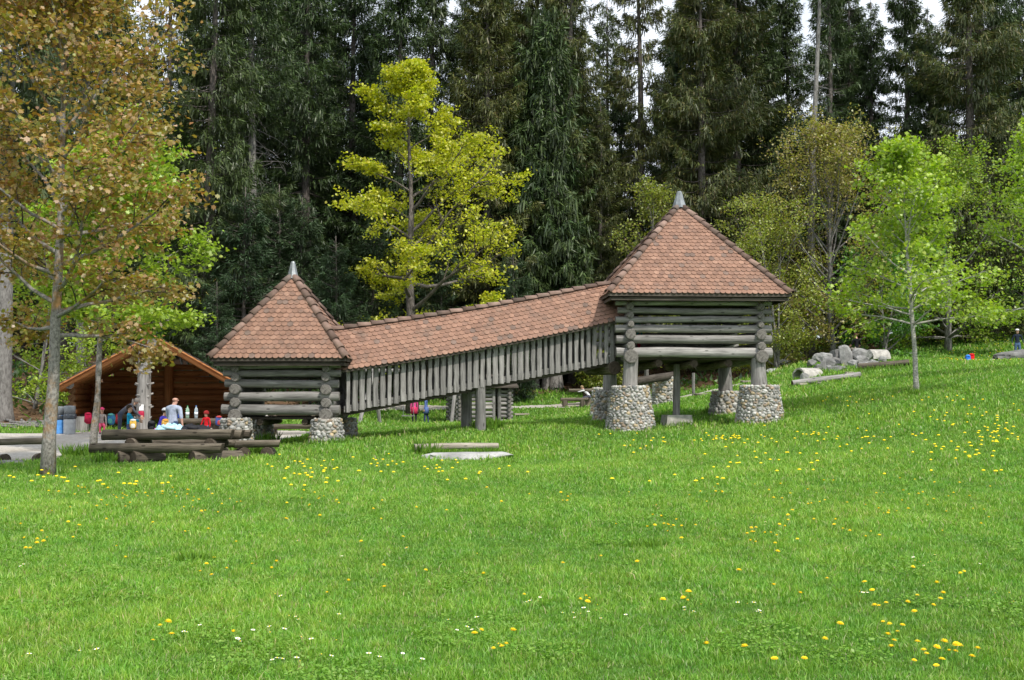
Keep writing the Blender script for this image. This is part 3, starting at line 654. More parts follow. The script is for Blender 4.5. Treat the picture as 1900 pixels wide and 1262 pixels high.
def curve_pts(p, d, L, n, rng, wander, lift):
    out = [p.copy()]; d = d / np.linalg.norm(d); st = L / n
    for _ in range(n):
        d = d + rng.normal(0, wander, 3) + np.array([0, 0, lift]); d /= np.linalg.norm(d); p = p + d * st; out.append(p.copy())
    return out
def broadleaf(seed, H, tr, base, env, nl, leaf, nleaf, cols, elev=(15, 60), lean=(0, 0), tmpl=LEAF6, spread=.22, droop=.25, nsec=6, wander=.10, lift=.02, topfork=True, bare=0.0, stems=1, trunk_seg=10, flatten=.6, clump=None, side_bias=None, core=.3):
    rng = np.random.default_rng(seed); mb = MB(); ends = []; thin = MB()
    for st in range(stems):
        tp = []; n = 10; p = np.array([rng.normal(0, .12) if stems > 1 else 0, rng.normal(0, .12) if stems > 1 else 0, -.3]); lx = np.array([lean[0], lean[1]]) + (rng.normal(0, .12, 2) if stems > 1 else 0)
        off = np.zeros(2)
        for i in range(n + 1):
            t_ = i / n; off = off + rng.normal(0, .012 * H / n * 3, 2) * (t_ > .1); tp.append((p[0] + lx[0] * t_ * H + off[0], p[1] + lx[1] * t_ * H + off[1], -.3 + (H * .97 + .3) * t_))
        rr = [tr * (1.18 if i == 0 else (1 - .93 * (i / n) ** .9)) for i in range(n + 1)]; mb.tube(tp, rr, trunk_seg); tp = np.array(tp)
        m = nl // stems
        for i in range(m):
            t_ = (i + rng.uniform(0, 1)) / m; z = base + (H * .96 - base) * t_ ** .92; z0 = max(z - env(t_) * .45 * (1 - t_ * .6), base * .8)
            k = np.interp(z0, tp[:, 2], np.arange(n + 1)); a, b = int(k), min(int(k) + 1, n); p0 = tp[a] * (1 - (k - a)) + tp[b] * (k - a)
            az = i * 2.39996 + rng.normal(0, .35) + st; el = R(elev[0] + (elev[1] - elev[0]) * t_ + rng.normal(0, 7)); L = env(t_) * rng.uniform(.72, 1.12) / max(.45, math.cos(el))
            if side_bias is not None: L *= side_bias(az, t_)
            d = np.array([math.cos(az) * math.cos(el), math.sin(az) * math.cos(el), math.sin(el)]); pts = curve_pts(p0, d, L, 7, rng, wander, lift); r0 = max(.012, tr * .42 * (1 - t_ * .75) * min(1, L / (env(.4) + .1)))
            mb.tube(pts, [r0 * (1 - .85 * j / 7) + .004 for j in range(8)], 5, caps=False); P = np.array(pts)
            ends.append((P[-1], P[-1] - P[-2], 1.0))
            for j in range(nsec):
                s = core + (1 - core) * (j + rng.uniform(0, 1)) / nsec; k = s * 7; a = min(int(k), 6); q0 = P[a] + (P[a + 1] - P[a]) * (k - a); dd = P[a + 1] - P[a]; dd = dd / np.linalg.norm(dd)
                w = rng.normal(0, 1, 3); w[2] *= flatten * .6; w -= dd * (w @ dd); w /= np.linalg.norm(w); d2 = dd * .75 + w * .85; d2[2] += .1
                l2 = L * (.42 - .22 * s) * rng.uniform(.6, 1.3) + .12; p2 = curve_pts(q0, d2, l2, 4, rng, wander * 1.2, lift); thin.tube(p2, [max(.004, r0 * .35 * (1 - .2 * x)) for x in range(5)], 4, caps=False)
                P2 = np.array(p2)
                for x in (1, 2, 3, 4): ends.append((P2[x], P2[x] - P2[x - 1], .5 + .12 * x))
                for x in range(3):
                    q = P2[rng.integers(1, 5)]; d3 = (P2[-1] - P2[0]) / l2 * .6 + rng.normal(0, .6, 3) * np.array([1, 1, flatten]); p3 = curve_pts(q, d3, l2 * .45, 2, rng, .15, lift); thin.tube(p3, [.006, .005, .003], 3, caps=False)
                    ends.append((p3[-1], p3[-1] - p3[0], 1.0)); ends.append((p3[1], p3[1] - p3[0], .9))
    E = np.array([e[0] for e in ends]); D = norm(np.array([e[1] for e in ends])); W = np.array([e[2] for e in ends])
    if clump is not None: W = W * clump(E)
    i = rng.choice(len(E), nleaf, p=W / W.sum()); pos = E[i] + rng.normal(0, 1, (nleaf, 3)) * spread * np.array([1, 1, flatten])
    ax = D[i] * .5 + rng.normal(0, .6, (nleaf, 3)); ax[:, 2] -= droop; nr = rng.normal(0, .45, (nleaf, 3)) + np.array([0, 0, 1.0])
    ln = leaf * rng.uniform(.6, 1.25, nleaf); V, F_ = cards(pos, ax, nr, ln, ln * .95, tmpl, .25)
    c = pal(nleaf, cols, rng); cl = rng.uniform(.85, 1.15, len(E)); c = c * cl[i][:, None]
    return mb, thin, V, F_, np.repeat(c, len(tmpl), 0)
def plant_tree(name, label, cat, loc, built, bark, leafmat=None, group=None, rz=0):
    mb, thin, V, F_, c = built; t = thing(name, label, cat, loc, rz, group)
    mb.add(thin.v, thin.f, 1); mb.build('trunk', [M[bark], M[bark if bark == 'bark_pale' else 'twig']], t, True)
    cr = link('crown', np_mesh('crown', V, [F_], M[leafmat or 'leaf'], c), t)
    return t
BRONZE = [(.335, .205, .05, 4), (.30, .245, .05, 4), (.46, .30, .14, 2.5), (.28, .27, .045, 2.5), (.32, .15, .045, 1.5), (.52, .38, .25, 1)]
FRESH = [(.335, .46, .03, 4), (.265, .39, .026, 3), (.41, .53, .06, 2), (.36, .46, .10, .7)]
YELLOW = [(.50, .50, .02, 4), (.41, .44, .02, 3), (.60, .57, .045, 1.5), (.30, .34, .02, 1)]
OLIVE = [(.29, .33, .045, 4), (.22, .275, .038, 3), (.36, .36, .07, 2), (.18, .13, .05, .7)]
TAN = [(.34, .31, .07, 4), (.29, .30, .06, 3), (.37, .29, .11, 2), (.22, .15, .07, 1)]
LIME = [(.25, .34, .03, 4), (.18, .30, .03, 3), (.32, .38, .05, 1.5)]
DEEP = [(.075, .17, .025, 4), (.05, .12, .02, 3), (.12, .24, .03, 2)]
def cone(w, lo=.8, pk=.2, top=.1): return lambda t_: w * (lo + (1 - lo) * t_ / pk if t_ < pk else 1 - (1 - top) * ((t_ - pk) / (1 - pk)) ** .85)
def bell(w, lo=.35, pk=.35, top=.12):
    return lambda t_: w * (lo + (1 - lo) * min(1, t_ / pk) if t_ < pk else (top + (1 - top) * (1 - ((t_ - pk) / (1 - pk)) ** 1.4)))

# broad-leaved trees
g = hit(88, 884)
plant_tree('maple_tree', 'bronze leaved maple with lichen spotted trunk beside the log picnic table', 'tree', g,
           broadleaf(1, 12.4, .165, 3.95, cone(3.05, .75, .33, .30), 40, .122, 26000, BRONZE, (19, 64), (.02, .0), LEAF5, .19, .3, 7), 'bark_maple')
g = on(175, 36.2)
plant_tree('maple_tree', 'slender maple with fresh green leaves standing at the gravel edge before the pavilion', 'tree', g,
           broadleaf(2, 9.5, .13, 4.7, bell(2.5, .75, .35, .25), 32, .14, 26000, FRESH, (12, 55), (.02, 0), LEAF5, .2, .3, 7, side_bias=lambda az, t_: 1.2 if math.cos(az) > .2 else .8), 'bark_maple')
g = on(765, 61)
def yb(az, t_): return 1.2 if math.cos(az) > .3 and .15 < t_ < .6 else (1.3 if math.cos(az) < -.6 and t_ < .25 else .88)
plant_tree('maple_tree', 'tall yellow-green maple behind the tiled roof of the covered bridge', 'tree', g,
           broadleaf(4, 18.3, .33, 5.0, cone(6.0, .95, .3, .10), 30, .155, 37000, YELLOW, (-4, 58), (.012, 0), LEAF6, .21, .15, 8, .12, .015, side_bias=yb, flatten=.45, core=.38), 'bark_spruce')
g = hit(1702, 729)
plant_tree('maple_tree', 'young pale barked maple with bright fresh leaves alone on the grass slope', 'tree', g,
           broadleaf(5, 8.5, .10, 2.9, cone(2.75, .9, .18, .04), 36, .135, 11500, FRESH, (8, 72), (-.055, 0), LEAF5, .19, .35, 6, .10), 'bark_pale')
g = on(1965, 46)
plant_tree('maple_tree', 'bright green maple crown reaching in from the edge beside the man in a cap', 'tree', g,
           broadleaf(6, 8.6, .13, 3.0, bell(2.9, .9, .3, .2), 28, .135, 12000, FRESH, (5, 60), (0, 0), LEAF5, .2, .3, 6), 'bark_pale')
g = on(1546, 70.5)
plant_tree('hornbeam_tree', 'thinly leaved tan hornbeam with many fine upright twigs behind the boulder pile', 'tree', g,
           broadleaf(8, 12.4, .2, 1.2, bell(4.4, .8, .35, .25), 48, .14, 21000, TAN, (20, 72), (0, 0), LEAF6, .22, .2, 8, .07, .05, bare=.2), 'bark_grey')
g = on(1760, 76)
plant_tree('beech_tree', 'wide yellowish green beech behind the young maple at the forest edge', 'tree', g,
           broadleaf(9, 11.5, .24, 1.0, bell(5.2, .8, .35, .3), 38, .16, 22000, LIME, (5, 55), (0, 0), LEAF6, .27, .2, 7, flatten=.4), 'bark_grey')
g = on(1445, 69)
plant_tree('hazel_bush', 'olive leaved bush beside the larger hut roof, below the dark spruces', 'bush', g,
           broadleaf(10, 8.6, .09, .3, bell(2.9, .7, .35, .3), 36, .13, 11500, OLIVE, (20, 70), (0, 0), LEAF6, .24, .2, 6, stems=3), 'bark_grey')
g = on(1640, 70.5)
plant_tree('beech_bush', 'deep green low beech bush behind the seated person on the boulders', 'bush', g,
           broadleaf(11, 5.2, .09, .2, bell(2.9, .8, .3, .4), 30, .16, 8000, [(.09, .23, .025, 4), (.13, .3, .03, 3), (.06, .15, .02, 2)], (5, 60), (0, 0), LEAF6, .22, .2, 6, stems=3, flatten=.4), 'bark_grey')
g = on(1195, 72)
plant_tree('hazel_bush', 'pale yellow-green young tree between the spruces behind the larger roof', 'bush', g,
           broadleaf(12, 12.4, .11, 1.5, bell(1.9, .6, .5, .35), 30, .14, 7500, OLIVE, (35, 75), (0, 0), LEAF6, .25, .2, 6, stems=2), 'bark_grey')
for i, (px, d, h, w, cols, lab) in enumerate([
        (62, 53, 8.0, 3.2, FRESH, 'bright green beech sapling beside the grey spruce trunk and the litter barrels'),
        (165, 56, 11, 3.0, FRESH, 'fresh green beech rising behind the pavilion roof'),
        (350, 68, 15, 2.2, DEEP, 'slim green beech glimpsed between the dark trunks above the pavilion'),
        (1900, 82, 8, 3.6, DEEP, 'dark green bush at the forest edge behind the man in a cap'),
        (1835, 84, 5, 3.2, DEEP, 'shady undergrowth bush beside the thick dark trunk on the slope'),
        (1500, 74, 5, 2.6, OLIVE, 'low olive bush behind the concrete pipe and boulders'),
        (1395, 72, 5.5, 2.6, OLIVE, 'low olive shrub seen past the corner of the larger hut'),
        (1990, 78, 7, 3.4, DEEP, 'dark bush outside the meadow rim past the capped man'),
        (1115, 73, 4.2, 1.6, OLIVE, 'small yellowish bush above the brown bank behind the far picnic table')]):
    plant_tree('bush', lab, 'bush', on(px, d), broadleaf(20 + i, h, .08, .3, bell(w, .8, .35, .3), 28, .15, 6500, cols, (5, 60), (0, 0), LEAF6, .24, .2, 6, stems=2, flatten=.45), 'bark_grey')

# spruces
def spruce(seed, H, tr, hb, Rmax, cols, tw=.5, dens=1.0, droopb=-.35, hang=.5, dead=0, prof=.8, gap=0.0, step=.36, lean=0.0):
    rng = np.random.default_rng(seed); mb = MB(); n = 10; dm = MB()
    def tx(z): return np.array([lean * z + .12 * math.sin(z * .21 + seed), .1 * math.sin(z * .17 + seed * 2), z])
    mb.tube([tx(-.4 + (H + .4) * i / n) for i in range(n + 1)], [tr * 1.25] + [max(.02, tr * (1 - i / n) ** .8) for i in range(1, n + 1)], 9)
    P, A, N_, L_, Wd, C = [], [], [], [], [], []
    z = hb
    while z < H - .3:
        t_ = (z - hb) / (H - hb); zone = 1 + .35 * math.sin(z * 1.1 + seed) if gap else 1
        nb = rng.integers(4, 7) if t_ < .9 else 3
        for _ in range(nb):
            if rng.random() < gap * (1.3 - t_): continue
            az = rng.uniform(0, 2 * math.pi); L = (Rmax * (1 - t_) ** prof * rng.uniform(.6, 1.15) * zone + .35) * min(1, .55 + t_ * 3); zz = z + rng.uniform(-.15, .15)
            d = np.array([math.cos(az), math.sin(az), 0]); m = int((L * 48 + 14) * dens); s = rng.uniform(.06, 1, m) ** .85; up = .42 * t_ + rng.normal(0, .07)
            def bp(s): return tx(zz)[None] + d[None] * (L * s[:, None]) + np.array([0, 0, 1.0])[None] * (L * ((droopb + up) * s + (.18 - droopb * .35) * s ** 2.4))[:, None]
            mb.tube(list(bp(np.linspace(0, .8, 4))), [.035 * L / 3 + .012, .02, .014, .006], 3, caps=False)
            side = np.array([-d[1], d[0], 0]); sg = rng.choice([-1.0, 1.0], m)[:, None]; sec = norm(side * sg * rng.uniform(.55, 1.1, (m, 1)) + d * rng.uniform(.4, .8, (m, 1)))
            u = rng.random(m) ** .9 * (.40 * L * (1.02 - s) ** .75 * np.minimum(1, s * 4 + .25) + .05)
            b = bp(s) + sec * u[:, None]; b[:, 2] -= u * (.10 + .35 * hang) + np.abs(rng.normal(0, .05, m)) * (1 + 2 * hang)
            pend = rng.random(m) < hang * .42; a = sec * rng.uniform(.5, .9, (m, 1)) + d * .35 + rng.normal(0, .28, (m, 3)); a[:, 2] -= .18 + .25 * hang
            a = np.where(pend[:, None], np.c_[rng.normal(0, .22, (m, 2)), -np.ones(m)] + d * .12, a); nr = np.where(pend[:, None], d + rng.normal(0, .6, (m, 3)), rng.normal(0, .4, (m, 3)) + [0, 0, 1])
            l = tw * rng.uniform(.6, 1.3, m) * min(1, L / 1.4 + .3) * np.where(pend, 1.25, 1)
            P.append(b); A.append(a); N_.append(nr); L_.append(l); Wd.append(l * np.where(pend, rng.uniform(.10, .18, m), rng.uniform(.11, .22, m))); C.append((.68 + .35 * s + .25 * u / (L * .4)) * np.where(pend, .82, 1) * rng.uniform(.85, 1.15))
        z += step * rng.uniform(.7, 1.3) * (1 if t_ < .7 else .75)
    for k in range(dead):
        zz = rng.uniform(max(1.5, hb * .35), hb + 2); az = rng.uniform(0, 6.28); L = rng.uniform(.8, 3.2); p = curve_pts(tx(zz), np.array([math.cos(az), math.sin(az), rng.uniform(-.5, .15)]), L, 6, rng, .16, -.07)
        dm.tube(p, [.03, .024, .02, .016, .012, .008, .004], 4, caps=False)
        for _ in range(3):
            q = p[rng.integers(2, 6)]; dm.tube(curve_pts(q, rng.normal(0, 1, 3) + [0, 0, -.5], L * .3, 3, rng, .2, -.05), [.01, .008, .006, .003], 3, caps=False)
    P, A, N_, L_, Wd, C = (np.concatenate(x) for x in (P, A, N_, L_, Wd, C)); V, F_ = cards(P, A, N_, L_, Wd, TWIG6, .3)
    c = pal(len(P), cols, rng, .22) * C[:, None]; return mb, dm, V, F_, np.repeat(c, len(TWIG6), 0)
DARKN = [(.058, .108, .028, 4), (.042, .082, .024, 3), (.088, .142, .036, 1.5)]
OLIVN = [(.105, .132, .028, 4), (.074, .102, .025, 3), (.14, .155, .038, 1.5), (.12, .10, .03, 1)]
DEEPN = [(.036, .080, .034, 4), (.050, .105, .042, 2)]
RUSTN = [(.092, .122, .028, 4), (.060, .095, .024, 3), (.145, .13, .034, 1.6)]
SPR = {}
def sproto(key, built, bark, deadbark='bark_grey'):
    mb, dm, V, F_, c = built
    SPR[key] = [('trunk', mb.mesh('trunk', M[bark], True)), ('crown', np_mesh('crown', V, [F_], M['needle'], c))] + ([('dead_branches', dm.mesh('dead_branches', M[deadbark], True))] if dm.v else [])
sproto('full', spruce(1, 30, .36, 1.2, 4.3, DARKN, .36, 1.0, -.40, .55), 'bark_spruce')
sproto('full2', spruce(2, 31, .38, 2.5, 4.0, DARKN, .38, 1.0, -.46, .7, dead=6, gap=.12), 'bark_spruce')
sproto('olive', spruce(3, 30, .4, 1.0, 4.9, OLIVN, .34, 1.5, -.36, .6), 'bark_spruce')
sproto('open', spruce(4, 33, .4, 8.5, 4.0, OLIVN, .38, 1.0, -.46, .8, dead=18, gap=.42, step=.5), 'bark_spruce')
sproto('bare', spruce(5, 32, .36, 15.5, 3.8, DARKN, .36, .95, -.45, .6, dead=46, gap=.12), 'bark_grey')
sproto('pine', spruce(6, 31, .28, 24, 3.2, DARKN, .36, .9, -.3, .4, dead=30, gap=.1, lean=-.035), 'bark_grey')
sproto('rust', spruce(7, 30, .4, 1.5, 5.4, RUSTN, .36, 1.35, -.44, .7, gap=.2, step=.44), 'bark_spruce')
sproto('young', spruce(8, 9.5, .14, .3, 2.5, DEEPN, .24, 1.5, -.12, .2, prof=.9, step=.26), 'bark_spruce')
sproto('back', spruce(9, 21, .3, .6, 4.4, DARKN, .5, .7, -.35, .6, step=.42), 'bark_spruce')
sproto('thin', spruce(10, 32, .3, 5, 3.4, DARKN, .36, .9, -.42, .7, dead=24, gap=.4, step=.45), 'bark_spruce')
def spr(key, px, d, label, sc=1.0, rz=None, group='forest spruces', name='spruce_tree'):
    p = on(px, d); t = thing(name, label, 'tree', p, random.uniform(0, 6.28) if rz is None else rz, group); t.scale = (sc * random.uniform(.95, 1.05), sc * random.uniform(.95, 1.05), sc)
    for nm, me in SPR[key]: link(nm, me, t)
    return t
B_ = 'dark spruce standing in the rows of the forest behind the huts'
A_ = [('thin', 120, 68, 'thin trunked spruce behind the bronze maple crown', 1), ('thin', 302, 74, 'thin spruce with a bare dark trunk and sky showing round its top, above the pavilion', 1), ('full2', 388, 66, 'dark spruce with a straight trunk rising behind the small hut and pavilion', 1.0),
      ('bare', 462, 72, 'big spruce with grey dead branches on its trunk above the small hut roof', 1.0), ('full2', 566, 80, 'dense spruce next to the one with dead branches', 1.05), ('full', 655, 83, 'green spruce just behind the yellow maple crown, on its pavilion side', 1.1), ('full', 738, 78, 'tall green spruce whose trunk shows through the yellow maple', 1.05),
      ('olive', 905, 76, 'broad olive spruce beside the yellow maple crown', 1.0), ('olive', 1000, 80, 'olive hanging-twig spruce above the covered bridge', 1.05), ('open', 1062, 79, 'spruce with a dark bare trunk against a gap of white sky', 1), ('olive', 1115, 77, 'shorter olive spruce behind the upper end of the bridge', .62),
      ('open', 1188, 83, 'open crowned spruce with sky showing beside its trunk above the larger roof', 1.02), ('rust', 1305, 80, 'broad rusty green spruce behind the peak of the larger roof', 1.0), ('rust', 1372, 85, 'rusty spruce between the larger roof peak and the pale bare trunk', 1.06), ('pine', 1505, 74, 'tall conifer with a long bare pale leaning trunk', 1.0),
      ('thin', 1545, 83, 'thin spruce beside the pale bare trunk', .98), ('full2', 1625, 90, 'dark spruce behind the tan hornbeam', .86), ('full2', 1690, 86, 'dark pointed spruce above the young maple with sky on both sides', .90), ('rust', 1808, 80, 'huge spruce with drooping rusty boughs on the slope, above the blue pack', 1.1), ('full', 1905, 92, 'dark spruce at the rim behind the huge drooping one', .93)]
for k, px, d, lab, sc in A_: spr(k, px, d, lab, sc)
for k, px, d, sc in [('full', -60, 74, 1), ('full2', 40, 82, 1), ('full', 205, 88, 1), ('full2', 345, 92, 1.02), ('full', 430, 96, 1.0), ('full2', 520, 93, 1.05), ('full', 610, 98, .98), ('full2', 800, 93, 1.1), ('full', 860, 97, 1.05), ('full', 960, 99, 1.0),
                     ('full2', 1468, 94, 1.0), ('full2', 1545, 97, 1.02), ('full', 1410, 92, 1.05), ('full2', 1290, 90, 1.05), ('full', 1345, 93, 1.1), ('full2', 1232, 104, .78), ('full', 1585, 94, 1.0), ('full2', 1735, 93, .85), ('full', 1868, 96, .98), ('full2', 470, 88, 1.1), ('full', 575, 90, 1.05), ('full2', 930, 88, 1.1), ('full', 1045, 92, 1.1), ('full2', 1110, 96, .72), ('thin', 1130, 100, 1.0), ('full', 1155, 98, .86), ('full2', 1075, 103, .9), ('full2', 1262, 98, .95), ('full', 1430, 97, 1.0), ('thin', 1590, 100, .95), ('full', 1755, 102, .80), ('full2', 1990, 88, 1), ('full', 2080, 84, 1), ('full', -180, 78, 1), ('full2', 95, 98, 1), ('full', 265, 103, .92), ('full2', 690, 104, 1.0), ('full', 1345, 104, 1.05), ('full2', 1850, 104, .85)]:
    spr(k, px, d, B_, sc)
for i in range(27):
    spr('back', -140 + i * 84 + random.uniform(-25, 25), random.uniform(106, 118), 'low dark spruce deep in the forest, filling the gaps between the trunks', random.uniform(.85, 1.12) * (.72 if 1060 < -140 + i * 84 < 1260 else .85 if -140 + i * 84 > 1560 else 1.05), group='background spruces')
for i in range(16):
    px = (60, 240, 330, 440, 520, 590, 660, 860, 930, 1010, 1090, 1250, 1330, 1600, 1730, 1870)[i]
    spr('young', px, random.uniform(86, 93), 'young dark fir filling the shade between the spruce trunks', random.uniform(.9, 1.35), group='shaded young firs', name='fir_tree')
for px, d, sc, lab in [(622, 60, .92, 'young dark green fir with a slender tip beside the small hut roof'), (560, 67, 1.15, 'dark young fir behind the cap of the small hut'), (690, 66, 1.05, 'dark young fir under the lowest boughs of the yellow maple'), (455, 63, 1.15, 'broad young fir rising between pavilion and small hut roof'), (515, 72, 1.25, 'tall young fir behind the small hut, before the forest trunks'), (820, 69, 1.05, 'dark fir half hidden behind the yellow maple above the bridge'), (950, 70, .95, 'dark fir above the middle of the bridge roof'),
                       (400, 58, .62, 'small fir behind the right pavilion eave')]:
    spr('young', px, d, lab.replace('right pavilion', 'pavilion'), sc, group='young firs', name='fir_tree')
# bare grey trunks close to the lawn
def trunk_tree(px, d, r, H, label, key='back', bark='bark_grey', cz=9):
    p = on(px, d); t = thing('spruce_tree', label, 'tree', p, random.uniform(0, 6), 'forest spruces'); mb = MB(); mb.tube([(0, 0, -.4), (0.02, 0, .25), (.03, 0, 1.2), (0, .05, H * .5), (.1, 0, H)], [r * 1.7, r * 1.25, r, r * .75, .05], 14); mb.build('trunk', M[bark], t, True)
    c = link('crown', SPR[key][1][1], t, (0, 0, cz)); c.scale = (.8, .8, 1.1); return t
trunk_tree(6, 50, .36, 30, 'thick grey spruce trunk by the bank with exposed roots')
for px, r in ((992, .28), (1012, .22), (1032, .38)): trunk_tree(px, 76, r, 21, {992: 'pale grey trunk beneath the bridge, first of three standing together', 1012: 'slimmer trunk between two grey trunks beneath the bridge', 1032: 'thickest of the three grey trunks standing beneath the bridge'}[px], cz=2.2)
trunk_tree(1833, 85, .62, 30, 'very thick dark trunk at the top of the grass slope', bark='bark_spruce', cz=13)
trunk_tree(150, 60, .25, 26, 'grey trunk behind the pavilion roof, next to the beech', cz=9)

# ------------------------------------------------------------------ meadow grass (one mass nobody could count)
def grass_mesh():
    rng = np.random.default_rng(5); Vs, Qs, Ts, Cs = [], [], [], []; base = 0
    bands = [(6.2, 9.5, 5800, .058, .0038), (9.5, 14, 3600, .063, .0050), (14, 21, 1800, .073, .0068), (21, 31, 760, .092, .0100), (31, 46, 260, .12, .016), (46, 66, 95, .15, .026), (66, 92, 42, .18, .038)]
    for d0, d1, den, ln, wd in bands:
        hw = .455 * d1 + 4.5; n = int((d1 - d0) * 2 * hw * den); x = rng.uniform(-hw, hw, n); y = rng.uniform(d0, d1, n)
        keep = (np.abs(x) < .455 * y + 4.5) & ~((((x - 18.2) / 2.6) ** 2 + ((y - 62.6) / 2.4) ** 2 < 1) & (rng.random(n) < .75)) & (path_mask(x, y) < -.02) & (y < forest_edge(x) + .6 * np.sin(x * 1.3) + rng.normal(0, .8, n))
        # trodden and shaded thin spots
        big = np.sin(x * .55 + 1.7 * np.sin(y * .33)) * np.sin(y * .47 + 1.1 * np.cos(x * .41)); fine = np.sin(x * 2.9 + 2 * np.sin(y * 1.7)) * np.sin(y * 2.3 + 1.5 * np.cos(x * 2.1)); vf = np.sin(x * 9.1 + 2 * np.sin(y * 6.3)) * np.sin(y * 7.7 + 2 * np.cos(x * 5.2))
        und = ((np.abs(x - 6) < 2.6) & (np.abs(y - 42.4) < 2.6)) | ((np.abs(x + 7.1) < 1.9) & (np.abs(y - 38.2) < 1.9)); keep &= ~(und & (rng.random(n) < .55))
        bare = ((x + 9.6) / 2.0) ** 2 + ((y - 32.6) / .9) ** 2 < 1 + .3 * fine; keep &= ~(bare & (rng.random(n) < .85))
        tb = np.zeros(n, bool)
        for (tx_, ty_, ra, rb_2) in ((-3.6, 32.2, 1.5, .7), (-1.2, 32.2, 1.9, .5), (-5.2, 33.0, 1.0, .6), (1.15, 11.9, .35, .22), (-3.2, 38.2, 1.3, .8), (2.2, 17.5, .5, .35), (-10.2, 30.4, .8, .35)): tb |= ((x - tx_) / ra) ** 2 + ((y - ty_) / rb_2) ** 2 < 1 + .5 * fine + .3 * vf
        keep &= ~(tb & (rng.random(n) < .62))
        x, y, big, fine, vf = (a[keep] for a in (x, y, big, fine, vf)); n = len(x); z = ground_np(x, y)
        L = ln * rng.uniform(.5, 1.3, n) * (1 + .18 * big + .22 * fine + .24 * vf) * np.where(rng.random(n) < .05, 1.6, 1); L = np.clip(L, ln * .3, ln * 2)
        az = rng.uniform(0, 2 * np.pi, n); ben = rng.uniform(.15, .95, n); dx, dy = np.cos(az), np.sin(az); w = wd * rng.uniform(.6, 1.4, n); broad = rng.random(n) < .07; w = np.where(broad, w * 2.4, w); L = np.where(broad, L * .6, L)
        fa = rng.uniform(0, 2 * np.pi, n); sx_, sy_ = np.cos(fa) * w, np.sin(fa) * w; P0 = np.c_[x, y, z - .01]; h1 = L * .55; P1 = P0 + np.c_[dx * L * ben * .22, dy * L * ben * .22, h1]; P2 = P0 + np.c_[dx * L * ben * .8, dy * L * ben * .8, L * (1 - .35 * ben ** 2)]; S = np.c_[sx_, sy_, np.zeros(n)]
        V = np.stack([P0 - S * .8, P0 + S * .8, P1 + S * .75, P1 - S * .75, P2], 1).reshape(-1, 3); i = np.arange(n) * 5 + base; base += n * 5
        Qs.append(np.c_[i, i + 1, i + 2, i + 3]); Ts.append(np.c_[i + 3, i + 2, i + 4]); Vs.append(V)
        c = pal(n, [(.166, .345, .034, 4), (.208, .385, .044, 4), (.120, .27, .028, 2.6), (.32, .47, .12, 2.0), (.40, .40, .20, .7)], rng, .2); c *= (1 + .10 * big + .11 * fine + .08 * vf)[:, None]; c[:, 0] *= 1 + .14 * vf + .08 * big
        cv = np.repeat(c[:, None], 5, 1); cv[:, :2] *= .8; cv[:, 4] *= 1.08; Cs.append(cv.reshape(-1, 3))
    return np_mesh('meadow_grass', np.concatenate(Vs), [np.concatenate(Qs), np.concatenate(Ts)], M['grass'], np.concatenate(Cs))
tag(link('meadow_grass', grass_mesh()), 'short bright green meadow grass covering the slope', 'grass', kind='stuff')
def tuft(x, y, rx, ry, n, ln, rng):
    a = rng.uniform(0, 6.28, n); r = np.sqrt(rng.random(n)); px = x + np.cos(a) * r * rx; py = y + np.sin(a) * r * ry; z = ground_np(px, py); L = ln * rng.uniform(.4, 1.2, n); ax = np.c_[rng.normal(0, .35, (n, 2)), np.ones(n)]
    return cards(np.c_[px, py, z], ax, np.c_[rng.normal(0, 1, (n, 2)), np.zeros(n)], L, L * .09 + .006, KITE)
rng_t = np.random.default_rng(11); TV, TF, TC, b0 = [], [], [], 0
for (px, d, rx, ry, n, ln) in [(905, 39.3, .5, .3, 500, .4), (790, 33.9, .35, .25, 350, .42), (850, 33.55, 1.1, .12, 420, .26), (905, 33.6, .6, .2, 300, .3), (196, 32.0, .35, .25, 260, .32), (172, 35.8, .9, .5, 600, .4), (470, 33.8, .5, .4, 380, .3), (1180, 39.6, 1.0, .4, 420, .28), (1410, 39.8, 1.0, .4, 420, .28), (610, 36.2, .7, .35, 300, .25), (450, 36.0, .8, .35, 300, .25), (1340, 45, .8, .3, 300, .3), (1702, 39.8, .3, .3, 150, .22),
                              (88, 26.8, .4, .3, 240, .24), (367, 12.2, .18, .12, 200, .14), (1540, 56.5, 1.6, .3, 350, .3), (1640, 58.5, 1.6, .3, 350, .3), (1270, 41.4, .7, .3, 200, .22), (1560, 60, 2.2, .5, 160, .3), (490, 38.4, .5, .5, 250, .5), (1203, 13.4, .25, .16, 220, .13), (940, 30, .3, .2, 60, .2)]:
    c = on(px, d); V, Fq = tuft(c.x, c.y, rx, ry, n, ln, rng_t); TV.append(V); TF.append(Fq + b0); b0 += len(V); TC.append(np.repeat(pal(n, [(.125, .25, .022, 4), (.17, .31, .028, 3), (.09, .19, .02, 2)], rng_t), 4, 0))
tag(link('tall_grass', np_mesh('tall_grass', np.concatenate(TV), [np.concatenate(TF)], M['grass'], np.concatenate(TC))), 'taller darker grass left uncut round posts, logs and stones', 'grass', kind='stuff')
